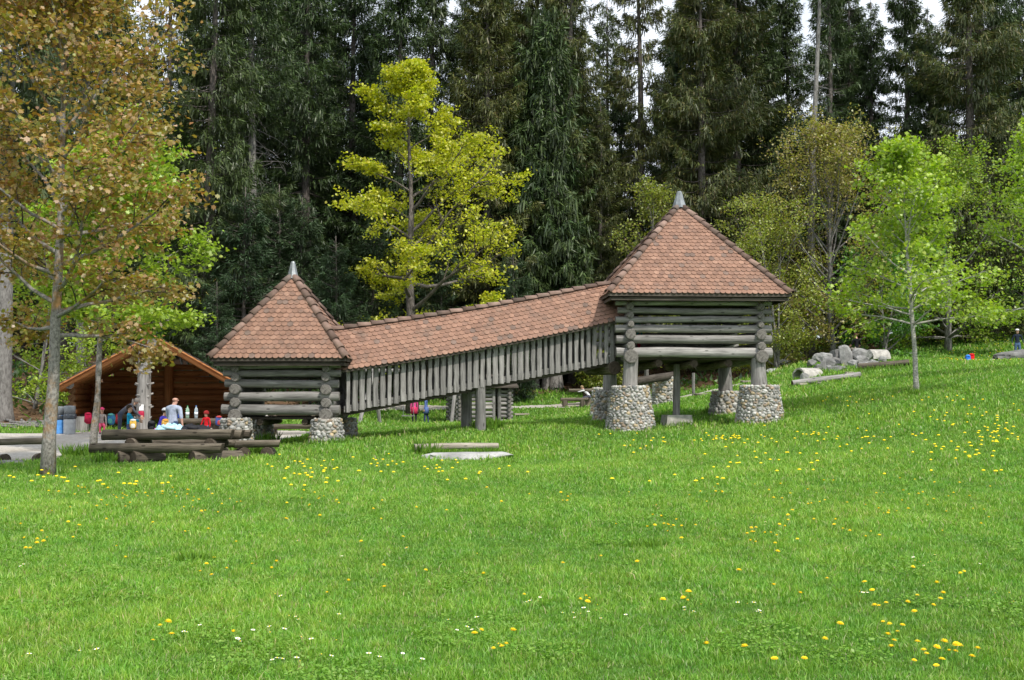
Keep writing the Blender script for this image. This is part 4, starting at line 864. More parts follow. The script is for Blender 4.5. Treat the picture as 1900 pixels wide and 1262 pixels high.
# clover and plantain leaves between the grass blades
def clover():
    rng = np.random.default_rng(33); n = 420000; y = 6.3 + 33 * rng.random(n) ** 1.5; x = rng.uniform(-1, 1, n) * (.455 * y + 1)
    p = np.sin(x * 1.7 + 2.1 * np.sin(y * .9)) * np.sin(y * 1.5 + 1.6 * np.cos(x * 1.3)) + .5 * np.sin(x * 5.3 + y * 2) * np.sin(y * 4.7 - x); k = (p + rng.normal(0, .2, n) > .74) & (path_mask(x, y) < -.05) & (y < 40); x, y = x[k], y[k]; n = len(x); z = ground_np(x, y)
    L = rng.uniform(.012, .03, n) * (.8 + y / 26); V, Fq = cards(np.c_[x, y, z + rng.uniform(.015, .065, n)], rng.normal(0, 1, (n, 3)) * [1, 1, .35], rng.normal(0, .35, (n, 3)) + [0, 0, 1], L, L * .85, LEAF6, .15)
    return np_mesh('clover', V, [Fq], M['grass'], np.repeat(pal(n, [(.15, .31, .032, 4), (.19, .35, .045, 3), (.25, .40, .08, 1)], rng), 6, 0))
tag(link('clover', clover()), 'low round clover leaves growing in patches between the grass', 'clover', kind='stuff')
# forest floor: fallen twigs, leaf litter and seedlings
rng_f = np.random.default_rng(21); n = 26000; x = rng_f.uniform(-42, 42, n); y = forest_edge(x) + rng_f.uniform(-.8, 26, n); k = np.abs(x) < .47 * y + 2; x, y = x[k], y[k]; n = len(x); z = ground_np(x, y); gr = (np.sin(x * .7 + 1) * np.sin(y * .5 + x * .2) + rng_f.normal(0, .4, n)) > .15
ax = np.c_[rng_f.normal(0, .8, (n, 2)), np.where(gr, .9, .15)]; L = np.where(gr, rng_f.uniform(.15, .5, n), rng_f.uniform(.1, .3, n)); V, Fq = cards(np.c_[x, y, z], ax, rng_f.normal(0, .5, (n, 3)) + [0, .2, .8], L, L * .45, KITE)
cc = np.where(gr[:, None], pal(n, [(.06, .15, .02, 3), (.10, .2, .03, 2), (.04, .09, .02, 2)], rng_f), pal(n, [(.14, .085, .045, 3), (.09, .055, .03, 3), (.22, .15, .09, 1)], rng_f))
tag(link('undergrowth', np_mesh('undergrowth', V, [Fq], M['leaf'], np.repeat(cc, 4, 0))), 'low seedlings and brown leaf litter on the forest floor', 'undergrowth', kind='stuff')

# ------------------------------------------------------------------ meadow flowers
def dandelion_mesh(seed):
    rg = random.Random(seed); mb = MB(); h = .11; mb.tube([(0, 0, 0), (.006, 0, h * .6), (0, .004, h)], [.0022, .002, .002], 5, 1)
    for ring, (r, z, n, l) in enumerate(((.004, h + .012, 8, .012), (.006, h + .009, 12, .017), (.007, h + .004, 16, .02))):
        for k in range(n):
            a = 2 * math.pi * k / n + ring * .2 + rg.uniform(-.1, .1); ca, sa = math.cos(a), math.sin(a); w = .0035; p0 = Vector((ca * .002, sa * .002, z - .004)); p1 = Vector((ca * (r + l), sa * (r + l), z + .003 - ring * .002)); s = Vector((-sa, ca, 0)) * w
            mb.add([p0 - s * .5, p0 + s * .5, p1 + s, p1 - s], [(0, 1, 2, 3)])
    mb.ball((0, 0, h + .006), (.012, .012, .008), 0, seg=8, rings=5); return mb.mesh('dandelion', [M['petal_y'], M['stem']])
def daisy_mesh():
    mb = MB(); h = .07; mb.tube([(0, 0, 0), (0, .003, h)], [.0015, .0015], 5, 1)
    for k in range(13):
        a = 2 * math.pi * k / 13; ca, sa = math.cos(a), math.sin(a); s = Vector((-sa, ca, 0)) * .0028; p0 = Vector((ca * .004, sa * .004, h)); p1 = Vector((ca * .014, sa * .014, h + .002)); mb.add([p0 - s * .6, p0 + s * .6, p1 + s, p1 - s], [(0, 1, 2, 3)])
    mb.ball((0, 0, h + .002), (.005, .005, .003), 2, seg=7, rings=4); return mb.mesh('daisy', [M['petal_w'], M['stem'], M['petal_y']])
DM = [dandelion_mesh(i) for i in range(3)]; DAISY = daisy_mesh(); rgf = random.Random(17); spots = []
# clusters of yellow flowers as (picture x, y, spread x, spread y, how many) turned into meadow positions
for (px, py, sx_, sy_, n) in [(90, 905, 60, 25, 16), (280, 915, 70, 15, 20), (200, 935, 130, 40, 26), (390, 945, 50, 30, 16), (560, 880, 60, 25, 26), (600, 920, 60, 30, 18), (690, 870, 60, 15, 16), (810, 877, 35, 10, 12), (900, 900, 60, 30, 8), (1190, 825, 60, 30, 14), (1360, 822, 60, 10, 30), (1320, 900, 110, 40, 22), (1450, 850, 120, 40, 26), (1540, 820, 60, 14, 20), (1700, 830, 110, 30, 24), (1850, 815, 45, 22, 34), (1800, 860, 80, 30, 16), (1700, 910, 120, 40, 22), (1640, 960, 18, 8, 5), (1480, 955, 60, 40, 18), (1240, 985, 40, 22, 14), (1400, 1010, 60, 18, 9), (1580, 1000, 60, 20, 7), (1800, 960, 60, 60, 8),
                          (1700, 1140, 60, 30, 9), (1740, 1235, 60, 18, 14), (1650, 1190, 30, 25, 7), (1600, 1225, 160, 25, 6), (1490, 1249, 6, 3, 1), (955, 1200, 4, 3, 1), (1090, 1130, 15, 6, 4), (1270, 1130, 14, 10, 5), (930, 1210, 30, 18, 5), (890, 1195, 12, 5, 2), (440, 1205, 8, 5, 2), (300, 1200, 16, 12, 4), (390, 1065, 30, 15, 4), (60, 1020, 40, 20, 8), (250, 1000, 200, 40, 14), (620, 1070, 250, 60, 8), (1000, 1070, 250, 60, 8), (1500, 1090, 300, 50, 12), (700, 960, 200, 40, 10), (1050, 930, 120, 30, 10), (1790, 770, 90, 30, 26), (1600, 755, 110, 20, 12)]:
    for _ in range(n):
        p = hit(rgf.gauss(px, sx_ * .6), max(rgf.gauss(py, sy_ * .6), 745)); spots.append((p.x, p.y))
spots.sort(key=lambda s: s[1])
def near_bad(x, y): return path_mask([x], [y])[0] > -.1 or y < 6.6
spots = [s for s in spots if not near_bad(*s)]; far_spots = spots[290:]; spots = spots[:290]
for x, y in spots:
    o = link('dandelion', rgf.choice(DM), None, (x, y, gz(x, y)), (rgf.uniform(-.2, .2), rgf.uniform(-.2, .2), rgf.uniform(0, 6))); s = rgf.uniform(.55, 1.0) * (1.15 if y > 20 else 1); o.scale = (s, s, s * rgf.uniform(.8, 1.3)); tag(o, 'small yellow dandelion in flower on its stem in the meadow', 'flower', 'dandelions in the meadow')
for _ in range(160):
    d = rgf.uniform(60, 80); x = rgf.uniform(.36, .47) * d
    far_spots.append((x, min(d, forest_edge(x) - .5)))
FV = MB()
for x, y in far_spots:
    z = gz(x, y); a = rgf.uniform(0, 6); r = rgf.uniform(.028, .045); FV.lathe([(.006, -.01), (r, .004), (r * .6, .02), (.002, .024)], 7, 0, c=(x, y, z + rgf.uniform(.11, .17)))
tag(FV.build('far_dandelions', M['petal_y']), 'yellow dandelion heads scattered over the farther slope', 'flowers', kind='stuff')
for (px, py, sx_, sy_, n) in [(520, 1125, 25, 4, 3), (990, 1130, 30, 8, 5), (1060, 1160, 60, 20, 10), (540, 1190, 120, 25, 9), (580, 1170, 60, 12, 5), (510, 1253, 6, 3, 3), (545, 1253, 6, 3, 2), (610, 1245, 20, 4, 2), (780, 1252, 6, 2, 2), (440, 1216, 8, 4, 3), (40, 1065, 10, 3, 2), (1730, 1062, 40, 8, 9), (1600, 1120, 20, 10, 4), (1870, 1125, 30, 8, 3), (340, 1192, 10, 3, 2), (40, 1240, 20, 3, 2), (1390, 1150, 60, 10, 6), (1270, 1150, 30, 8, 5), (700, 1040, 300, 40, 8), (1450, 985, 60, 10, 5), (880, 1180, 60, 20, 5), (160, 1236, 40, 5, 2), (700, 1240, 60, 5, 3)]:
    for _ in range(n):
        p = hit(rgf.gauss(px, sx_ * .6), min(rgf.gauss(py, sy_ * .6), 1262)); o = link('daisy', DAISY, None, (p.x, p.y, gz(p.x, p.y)), (rgf.uniform(-.3, .2), rgf.uniform(-.3, .3), 0)); s = rgf.uniform(.8, 1.25); o.scale = (s, s, s * 1.1); tag(o, 'tiny white daisy growing in the short grass', 'flower', 'daisies in the grass')
# ------------------------------------------------------------------ log furniture
dk = LOGMATS('darklog', 'darkend'); HALF = (-.95, .42)
def furn(name, label, cat, x, y, rz=0, group=None): return thing(name, label, cat, (x, y, gz(x, y)), rz, group)
t = furn('picnic_table', 'heavy half-log picnic table with jackets lying on it in front of the bald man', 'table', -9.55, 33.6); z0 = t.location.z; top = .86 - z0
for k, (y, a, b, r) in enumerate(((-.30, -1.87, 1.72, .21), (.06, -1.80, 1.92, .2), (.40, -1.7, 2.08, .19))):
    add_log('tabletop_log', (a, y, top - r * .42 - .01 * k), (b, y, top - r * .42 - .01 * k), r, r * .95, t, dk, flat=HALF, cut=.05)
for x in (-1.05, 1.15):
    add_log('leg', (x + .1, .05, -.25), (x - .03, .05, top - .50), .26, .24, t, dk, seg=16); add_log('cross_beam', (x - .02, -.55, top - .40), (x + .12, .6, top - .40), .16, .15, t, dk)
def log_bench(label, x0, y0, x1, y1, ztop, r, sup, srad=.19):
    g = gz((x0 + x1) / 2, (y0 + y1) / 2); t = thing('log_bench', label, 'bench', ((x0 + x1) / 2, (y0 + y1) / 2, g), math.atan2(y1 - y0, x1 - x0)); L = math.hypot(x1 - x0, y1 - y0); zt = ztop - g
    add_log('seat_log', (-L / 2, 0, zt - r * .42), (L / 2, 0, zt - r * .42), r, r * .97, t, dk, flat=HALF, cut=.04)
    for (sx, ax, l) in sup: add_log('support_log', (sx, -.12, srad - .07), (sx + math.sin(ax) * l, -.12 + math.cos(ax) * l, srad - .09), srad, srad * .95, t, dk)
    return t
log_bench('long half-log bench in front of the picnic table, facing the meadow', -11.4, 32.25, -7.85, 32.25, .52, .19, ((-1.05, .75, 1.0), (-.62, .75, .9), (.98, .8, 1.5)), .2)
log_bench('half-log bench at the far side of the picnic table, mostly hidden', -11.2, 35.0, -8.1, 35.0, .52, .17, ((-.9, .3, .6), (.9, .3, .6)))
log_bench('short pale topped log bench at the table end, nearest the small hut', -7.75, 33.35, -6.55, 33.55, .56, .16, ((-.35, -.3, .6), (.25, .2, .5)), .17)
log_bench('low plank-like log bench by the gravel left of the bronze maple'.replace('left of', 'beside'), -14.25, 32.6, -12.95, 33.6, .62, .13, ((-.5, 0, .35), (.45, 0, .35)), .17)
log_bench('long log seat by the forest bank behind the litter barrels', -17.6, 47.5, -14.9, 47.8, 1.15, .15, ((-1, 0, .4), (1, 0, .4)), .22)
t = furn('picnic_table', 'dark log table in the pavilion with bottles standing on it', 'table', -11.05, 43.2); top = 1.02 - t.location.z
for k, y in enumerate((-.3, 0, .3)): add_log('tabletop_log', (-1.0, y, top - .06), (.65, y, top - .06), .15, .15, t, dk, flat=(-.7, .4))
for x in (-.6, .35): add_log('leg', (x, 0, -.2), (x, 0, top - .15), .2, .19, t, dk)
t = furn('picnic_table', 'distant dark picnic table beyond the bridge with a person in white leaning on it', 'table', 4.2, 68.0); top = .95
for k, y in enumerate((-.3, 0, .3)): add_log('tabletop_log', (-.95, y, top - .06), (.85, y, top - .06), .15, .15, t, dk, flat=(-.7, .4))
add_log('leg', (.1, 0, -.2), (.1, 0, top - .15), .24, .22, t, dk)
add_log('bench', (-1.45, -.95, .38), (.1, -.95, .38), .15, .15, t, dk, flat=(-.9, .4))
for x in (-1.2, -.2): add_log('bench_leg', (x, -.95, -.1), (x, -.95, .3), .15, .15, t, dk)
t = furn('log_bench', 'dark log bench in the shade behind the small hut, seen between its piers', 'bench', bp(545, 43.5), 43.5); add_log('seat_log', (-.95, 0, .36), (.95, 0, .36), .13, .13, t, dk, flat=HALF); add_log('back_log', (-.95, .2, .78), (.95, .2, .78), .09, .09, t, dk)
for x in (-.7, .7): add_log('leg', (x, .06, -.1), (x, .16, .8), .09, .08, t, dk)
# ------------------------------------------------------------------ litter barrels
def barrel(label, px, d, h, r, col, mid):
    p = on(px, d); t = thing('litter_barrel', label, 'barrel', p, 0, 'litter barrels'); mb = MB()
    prof = []
    for k in range(13):
        z = h * k / 12; prof.append((r * (1.035 if k in (4, 8, 12) else 1.0), z))
    mb.lathe(prof, 22); mb.build('drum', m_plain(mid, col, .45, .1, 7, .1, .4), t, True)
    mb = MB(); mb.lathe([(r * 1.04, h - .16), (r * 1.09, h - .10), (r * 1.05, h - .02), (r * 1.0, h + .02)], 26, wob=.12); mb.build('bin_bag', M['bag'], t, True)
    mb = MB(); mb.lathe([(r * .96, h + .0), (r * .96, h + .30), (r * .9, h + .33), (r * .2, h + .34)], 20); mb.build('collar', M['galv'], t, True); return t
M['galv'] = m_plain('galvanised_steel', (.20, .22, .24), .5, .15, 6, .2, .4, Metallic=.3); M['bag'] = m_plain('dark_bin_bag', (.05, .06, .075), .35, .2, 10, .6, .5)
barrel('bright blue steel litter barrel with a bin bag and grey collar', 112.5, 44.2, .70, .205, (.10, .32, .72), 'blue_paint')
barrel('grey galvanised litter barrel standing beside the blue one', 131, 44.0, .74, .215, (.36, .38, .40), 'grey_paint')
# ------------------------------------------------------------------ notice and dispenser on the pavilion post
Ra = Matrix.Rotation(aP, 3, 'Z'); pp = Vector((PX, PY, 0)) + Ra @ Vector((-.30, -.70, 0))
mb = MB(); mb.box((0, 0, 0), (.17, .012, .23)); tag(mb.build('notice_sheet', m_plain('white_paper', (.8, .8, .8), .8, .02), None, loc=(pp.x, pp.y - .30, 1.42), rot=(0, 0, aP)), 'white paper notice fixed to the grey pavilion post', 'notice')
mb = MB(); mb.lathe([(.05, 0), (.10, .02), (.115, .06), (.115, .22), (.09, .25), (.02, .255)], 14, sy=.7); tag(mb.build('red_dispenser', m_plain('crimson_plastic', (.42, .02, .06), .4, .06), None, True, loc=(pp.x, pp.y - .31, 1.03)), 'small crimson box hanging under the white notice on the post', 'dispenser')

# ------------------------------------------------------------------ stones, planks and other things lying on the meadow
def boulder(label, x, y, sx, sy, sz, seed, rz=0, sink=.12, mat='rock', group=None, tint=1.0, zoff=0.0, name='boulder', cat='boulder'):
    rg = random.Random(seed); bm = bmesh.new()
    for _ in range(17):
        v = Vector((rg.gauss(0, 1), rg.gauss(0, 1), rg.gauss(0, 1))).normalized(); v = Vector((max(-.72 - .2 * rg.random(), min(.72, v.x)), max(-.72, min(.72, v.y)), max(-.7, min(.5 + .3 * rg.random(), v.z)))); bm.verts.new(v)
    r = bmesh.ops.convex_hull(bm, input=bm.verts[:]); bmesh.ops.delete(bm, geom=[g for g in r['geom_interior'] if isinstance(g, bmesh.types.BMVert)], context='VERTS')
    bmesh.ops.triangulate(bm, faces=bm.faces[:]); bmesh.ops.subdivide_edges(bm, edges=bm.edges[:], cuts=3, use_grid_fill=True); bmesh.ops.triangulate(bm, faces=bm.faces[:])
    bmesh.ops.smooth_vert(bm, verts=bm.verts[:], factor=.5, use_axis_x=True, use_axis_y=True, use_axis_z=True)
    for v in bm.verts: v.co *= 1 + .13 * noise.noise(v.co * 2.3 + Vector((seed, 0, 0))) + .07 * noise.noise(v.co * 6 + Vector((0, seed, 0)))
    for v in bm.verts: v.co = Vector((v.co.x * sx / 1.44, v.co.y * sy / 1.44, (v.co.z + .7) * sz / 1.36 - sink))
    me = bpy.data.meshes.new(name); bm.to_mesh(me); bm.free(); me.materials.append(M[mat]); a = me.color_attributes.new('Col', 'FLOAT_COLOR', 'POINT'); c = (.34 * tint, .335 * tint, .325 * tint, 1); a.data.foreach_set('color', np.tile(np.array(c, np.float32), len(me.vertices)))
    o = link(name, me, None, (x, y, gz(x, y) + zoff), (0, 0, rz)); return tag(o, label, cat, group)
GR = 'boulders of the rock pile'
for i, (x0, x1, ya, yb, d, tint, lab) in enumerate([
        (1510, 1543, 655, 672, 63.5, 1.15, 'flat topped pale boulder on the near end of the rock pile, above the open pipe'), (1527, 1553, 665, 685, 62.5, .72, 'dark cracked boulder in the middle of the pile beneath the flat pale one'),
        (1541, 1560, 651, 668, 64, .8, 'small dark upright stone on top of the rock pile'), (1552, 1580, 650, 681, 62.8, 1.0, 'tall grey boulder in the pile with a white blotchy lower face'),
        (1581, 1616, 647, 671, 63, .92, 'largest grey boulder, on which the person in black is sitting'), (1588, 1613, 664, 680, 62.2, .95, 'squarish boulder carrying the largest one of the pile'),
        (1589, 1610, 676, 690, 61, 1.4, 'whitish angular stone at the foot of the pile'), (1614, 1633, 671, 688, 61.5, 1.0, 'pointed grey stone leaning beside the second concrete shell'),
        (1520, 1532, 669, 690, 61.5, .85, 'rounded grey stone next to the open concrete pipe'), (1538, 1571, 680, 690, 60.5, .7, 'long low dark slab lying in the grass before the pile'),
        (1572, 1586, 655, 678, 64, .85, 'stone at the back of the pile beside the sitting person'), (1488, 1501, 700, 708, 57.6, 1.1, 'small block stone before the mouth of the concrete pipe'),
        (1500, 1518, 664, 676, 65, .8, 'grey stone half hidden behind the flat pale boulder'), (1545, 1596, 666, 686, 63.9, .7, 'shaded boulder inside the rock pile')]):
    w = (x1 - x0) * d / F * (1.12 + .12 * (i % 3)); zt = EYE + (745 - ya) * d / F + .06 * (i % 4); zb = EYE + (745 - yb) * d / F - .12; x = bp((x0 + x1) / 2, d)
    boulder(lab, x, d, w, w * .85, zt - zb, 300 + i, (i % 3 - 1) * .3, 0, 'rock', GR, tint, zb - gz(x, d))
boulder('reddish pale quarry stone on the grass past the larger hut', bp(1458, 70), 70, .72, .6, .62, 340, .5, .15, 'rock', None, 1.5)
boulder('flat beige stone on the grass close to the larger hut corner', bp(1432, 68), 68, .75, .5, .32, 341, .2, .1, 'rock', None, 1.4)
boulder('long pale flat rock lying in the short grass before the bridge', -1.17, 32.95, 2.45, .62, .34, 342, .06, .14, 'rock', None, 1.25)
boulder('grey rounded stone in the dirt under the low bench', -13.6, 32.2, 1.2, .5, .25, 343, .2, .12, 'rock', None, .8)
boulder('small white stone on the slope between log seat and mound', bp(1843, 67), 67, .3, .25, .3, 344, .2, .05, 'rock', None, 1.8)
boulder('broad brown weathered mound of rock by the man in a cap', bp(1893, 67.2), 67.2, 2.7, 1.5, .80, 345, .1, .12, 'rock', None, .62, .05, name='rock_mound')
boulder('thin grey stone slab in front of the brown rock mound', bp(1895, 65.6), 65.6, 2.4, .8, .24, 349, 0, .1, 'rock', None, 1.0)
def shell(label, x, y, r, L, rz, arc0, arc1, notch=None):
    """broken half of a concrete pipe, axis along local X"""
    mb = MB(); ns, nx_ = 16, 10; th = .09; vs = []
    for i in range(nx_ + 1):
        u = i / nx_
        for k in range(ns + 1):
            a = arc0 + (arc1 - arc0) * k / ns
            for rr in (r, r - th): vs.append(((u - .5) * L + .05 * noise.noise(Vector((a * 2, u, r))), math.cos(a) * rr, math.sin(a) * rr))
    W_ = (ns + 1) * 2; fs = []
    def inn(i, k): return notch is None or not (notch[0] <= i < notch[1] and notch[2] <= k < notch[3] - abs(i - (notch[0] + notch[1]) // 2))
    for i in range(nx_):
        for k in range(ns):
            if not inn(i, k): continue
            a = i * W_ + k * 2; b = a + W_; fs += [(a, a + 2, b + 2, b), (a + 1, b + 1, b + 3, a + 3)]
            if i == 0 or not inn(i - 1, k): fs.append((a, a + 1, a + 3, a + 2))
            if i == nx_ - 1 or not inn(i + 1, k): fs.append((b, b + 2, b + 3, b + 1))
            if k == 0 or not inn(i, k - 1): fs.append((a, b, b + 1, a + 1))
            if k == ns - 1 or not inn(i, k + 1): fs.append((a + 2, a + 3, b + 3, b + 2))
    mb.add(vs, fs); me = mb.mesh('concrete_pipe', M['concrete']); o = link('concrete_pipe', me, None, (x, y, gz(x, y) - .05), (0, 0, rz)); return tag(o, label, 'pipe', 'broken concrete pipes')
shell('broken concrete half pipe with a jagged opening at the near end of the boulders', bp(1499, 59), 59, .52, 1.15, .42, -.1, 3.24, (4, 9, 0, 8))
shell('smooth concrete pipe shell leaning behind the last boulders of the pile', bp(1628, 64.5), 64.5, .62, 1.0, .15, .1, 3.0)
def lying_log(name, label, cat, pa, pb, r, mats, flat=None, dz=0.0):
    a = Vector((pa[0], pa[1], gz(*pa) + r * .6 + dz)); b = Vector((pb[0], pb[1], gz(*pb) + r * .6 + dz)); o = add_log(name, a, b, r, r * .92, None, mats, flat=flat); return tag(o, label, cat)
lying_log('edging_log', 'long dark log edging the grass below the concrete pipe', 'log', (bp(1470, 55.5), 55.5), (bp(1596, 56.0), 56.0), .15, LOGMATS('slat', 'darkend'), dz=.06)
lying_log('edging_log', 'mossy log edging on the higher side of the boulder pile, towards the young maple', 'log', (bp(1592, 59.2), 59.2), (bp(1686, 58.8), 58.8), .16, dk, dz=.14)
lying_log('sandbox_plank', 'long pale grey beam lying along the grass strip before the bridge', 'beam', (-2.78, 33.85), (-.42, 34.45), .15, LOGMATS('pale', 'logend'), (-.6, .6), dz=.08)
lying_log('bench_log', 'weathered log seat carrying the blue and red packs on the slope', 'log', (bp(1775, 67.5), 67.5), (bp(1826, 68.2), 68.2), .13, dk)
def plank(label, px, d, L, w, h, rz, dz=.05):
    mb = MB(); mb.box((0, 0, h / 2), (L, w, h)); x = bp(px, d); bm = bmesh.new(); me = mb.mesh('plank', M['pale']); bm.from_mesh(me); bmesh.ops.bevel(bm, geom=bm.edges[:], offset=min(.02, h * .2), segments=1, affect='EDGES'); bm.to_mesh(me); bm.free()
    o = link('plank', me, None, (x, d, gz(x, d) + dz), (0, 0, rz)); tag(o, label, 'plank', 'loose planks on the grass'); return o
plank('short fresh cut yellowish plank below the near edging log', 1489, 54.9, .36, .2, .11, .1); plank('yellowish plank lying at the far end of the near edging log', 1576, 57.6, .40, .2, .11, .2)
plank('brown plank end under the mossy edging log', 1661, 60.2, .3, .2, .1, .2); plank('flat pale board lying in the grass beneath the bridge', 968, 60, .75, .3, .1, .1)
plank('pale boards on the grass seen under the larger hut', 1302, 60, .75, .4, .12, .3); plank('small pale chip of wood on the grass below the boulders', 1519, 55, .2, .14, .06, .5); plank('pale board at the path edge past the larger hut', 1395, 63, 1.2, .3, .1, .25)
# swing frame beyond the bridge
def swing(label, px0, px1, d, ht):
    x0, x1 = bp(px0, d), bp(px1, d); g = gz((x0 + x1) / 2, d); t = thing('swing_frame', label, 'swing', ((x0 + x1) / 2, d, g)); w = (x1 - x0) / 2; lm = LOGMATS('slat')
    for sx in (-1, 1):
        for sy in (-1, 1): add_log('leg', (sx * (w + .1) + sy * .35, sy * 1.0, -.2), (sx * w * .96 - sy * .02, sy * .06, ht), .085, .075, t, lm, seg=10)
    add_log('top_beam', (-w - .25, 0, ht + .02), (w + .25, 0, ht + .02), .09, .09, t, lm, seg=10)
    mb = MB()
    for dx in (-.22, .22): mb.tube([(-w * .15 + dx, 0, ht), (-w * .15 + dx, .02, .42)], .012, 5)
    mb.build('swing_rope', M['galv'], t); mb = MB(); mb.box((-w * .15, .02, .40), (.55, .2, .045)); mb.build('swing_seat', M['slat'], t); return t
swing('wooden swing frame with leaning legs seen beneath the covered bridge', 690, 850, 50.5, 2.3)
# small log crib beyond the bridge
x, d = bp(889, 57.5), 57.5; t = thing('log_playhouse', 'small open log playhouse standing beyond the bridge beside the path', 'playhouse', (x, d, gz(x, d)), R(14))
for k in range(8):
    z = .12 + k * .20
    for sy in (-1, 1):
        if sy < 0: add_log('wall_log', (-1.35, -1.1, z), (.45, -1.1, z), .085, .08, t, seg=10); add_log('wall_log', (.72, -1.1, z), (1.4, -1.1, z), .085, .08, t, seg=10)
        else: add_log('wall_log', (-1.4, 1.1, z), (1.4, 1.1, z), .085, .08, t, seg=10)
    for sx in (-1.2, 1.2): add_log('wall_log', (sx, -1.35, z + .1), (sx, 1.35, z + .1), .085, .08, t, seg=10)
add_log('door_post', (.45, -1.12, -.1), (.45, -1.12, 1.9), .09, .09, t, LOGMATS('slat')); add_log('door_post', (.74, -1.12, -.1), (.74, -1.12, 1.9), .09, .09, t, LOGMATS('slat'))
mb = MB(); mb.add([(-1.6, -1.5, 1.75), (1.6, -1.5, 1.75), (1.6, 0, 2.35), (-1.6, 0, 2.35), (1.6, 1.5, 1.75), (-1.6, 1.5, 1.75), (-1.6, -1.5, 1.68), (1.6, -1.5, 1.68), (1.6, 0, 2.28), (-1.6, 0, 2.28), (1.6, 1.5, 1.68), (-1.6, 1.5, 1.68)], [(0, 1, 2, 3), (3, 2, 4, 5), (7, 6, 9, 8), (8, 9, 11, 10), (0, 6, 7, 1), (4, 10, 11, 5), (1, 7, 8, 2), (2, 8, 10, 4), (6, 0, 3, 9), (9, 3, 5, 11)]); mb.build('roof', M['plank'], t)
p = on(1287, 66); o = add_log('wooden_post', (p.x, p.y, p.z - .2), (p.x, p.y, p.z + 1.35), .09, .085, None, LOGMATS()); tag(o, 'single grey wooden post by the path seen under the larger hut', 'post')
p = on(1232, 58); pm = pier_mesh(90, .55, .62, 1.35, .09); tag(link('stone_pier', pm, None, (p.x, p.y, p.z)), 'lone round stone pier beyond the larger hut carrying a slanted log', 'stone pier')
lying_log('chute_log', 'thick slanted log resting on the lone stone pier behind the larger hut', 'log', (bp(1178, 55), 55), (bp(1255, 58.3), 58.3), .2, LOGMATS('plank', 'darkend'), dz=1.2)
p = on(1120, 52); tag(link('stone_pier', pier_mesh(91, .5, .62, 1.2, .09), None, (p.x, p.y, p.z)), 'pale stone pier half hidden behind the front stilt of the larger hut', 'stone pier')
# exposed roots by the bank
mb = MB(); rg = random.Random(8)
for k in range(26):
    x0, y0 = -20.8 + rg.uniform(-1.5, 3.5), 48.2 + rg.uniform(-.6, 1.6); pts = []; a = rg.uniform(-1.2, .2)
    for j in range(6):
        x1 = x0 + j * .45 * math.cos(a) + rg.uniform(-.08, .08); y1 = y0 + j * .3 * math.sin(a) + rg.uniform(-.08, .08); pts.append((x1, y1, gz(x1, y1) + .04 + .06 * rg.random()))
    mb.tube(pts, [.07, .06, .05, .04, .03, .02], 5)
tag(mb.build('tree_roots', M['bark_grey'], None, True), 'tangle of bare grey roots creeping over the bank', 'roots', kind='stuff')

for i, (px, d, s, lab) in enumerate([(1521, 62.2, .34, 'small loose stone wedged under the flat pale boulder'), (1536, 61.6, .28, 'fist shaped stone at the foot of the dark cracked boulder'), (1583, 61.8, .36, 'small stone below the largest boulder of the pile'), (1609, 61.2, .3, 'small pale stone beside the whitish angular one'), (1638, 62.6, .34, 'small stone in front of the concrete shell'), (1571, 63.6, .5, 'broken top stone between the tall grey and the largest boulder')]):
    boulder(lab, bp(px, d), d, s * 1.5, s * 1.2, s * (1.1 if i != 5 else 1.7), 380 + i, i, .06, 'rock', GR, .85 + .1 * (i % 3), 0 if i != 5 else .15, name='stone')
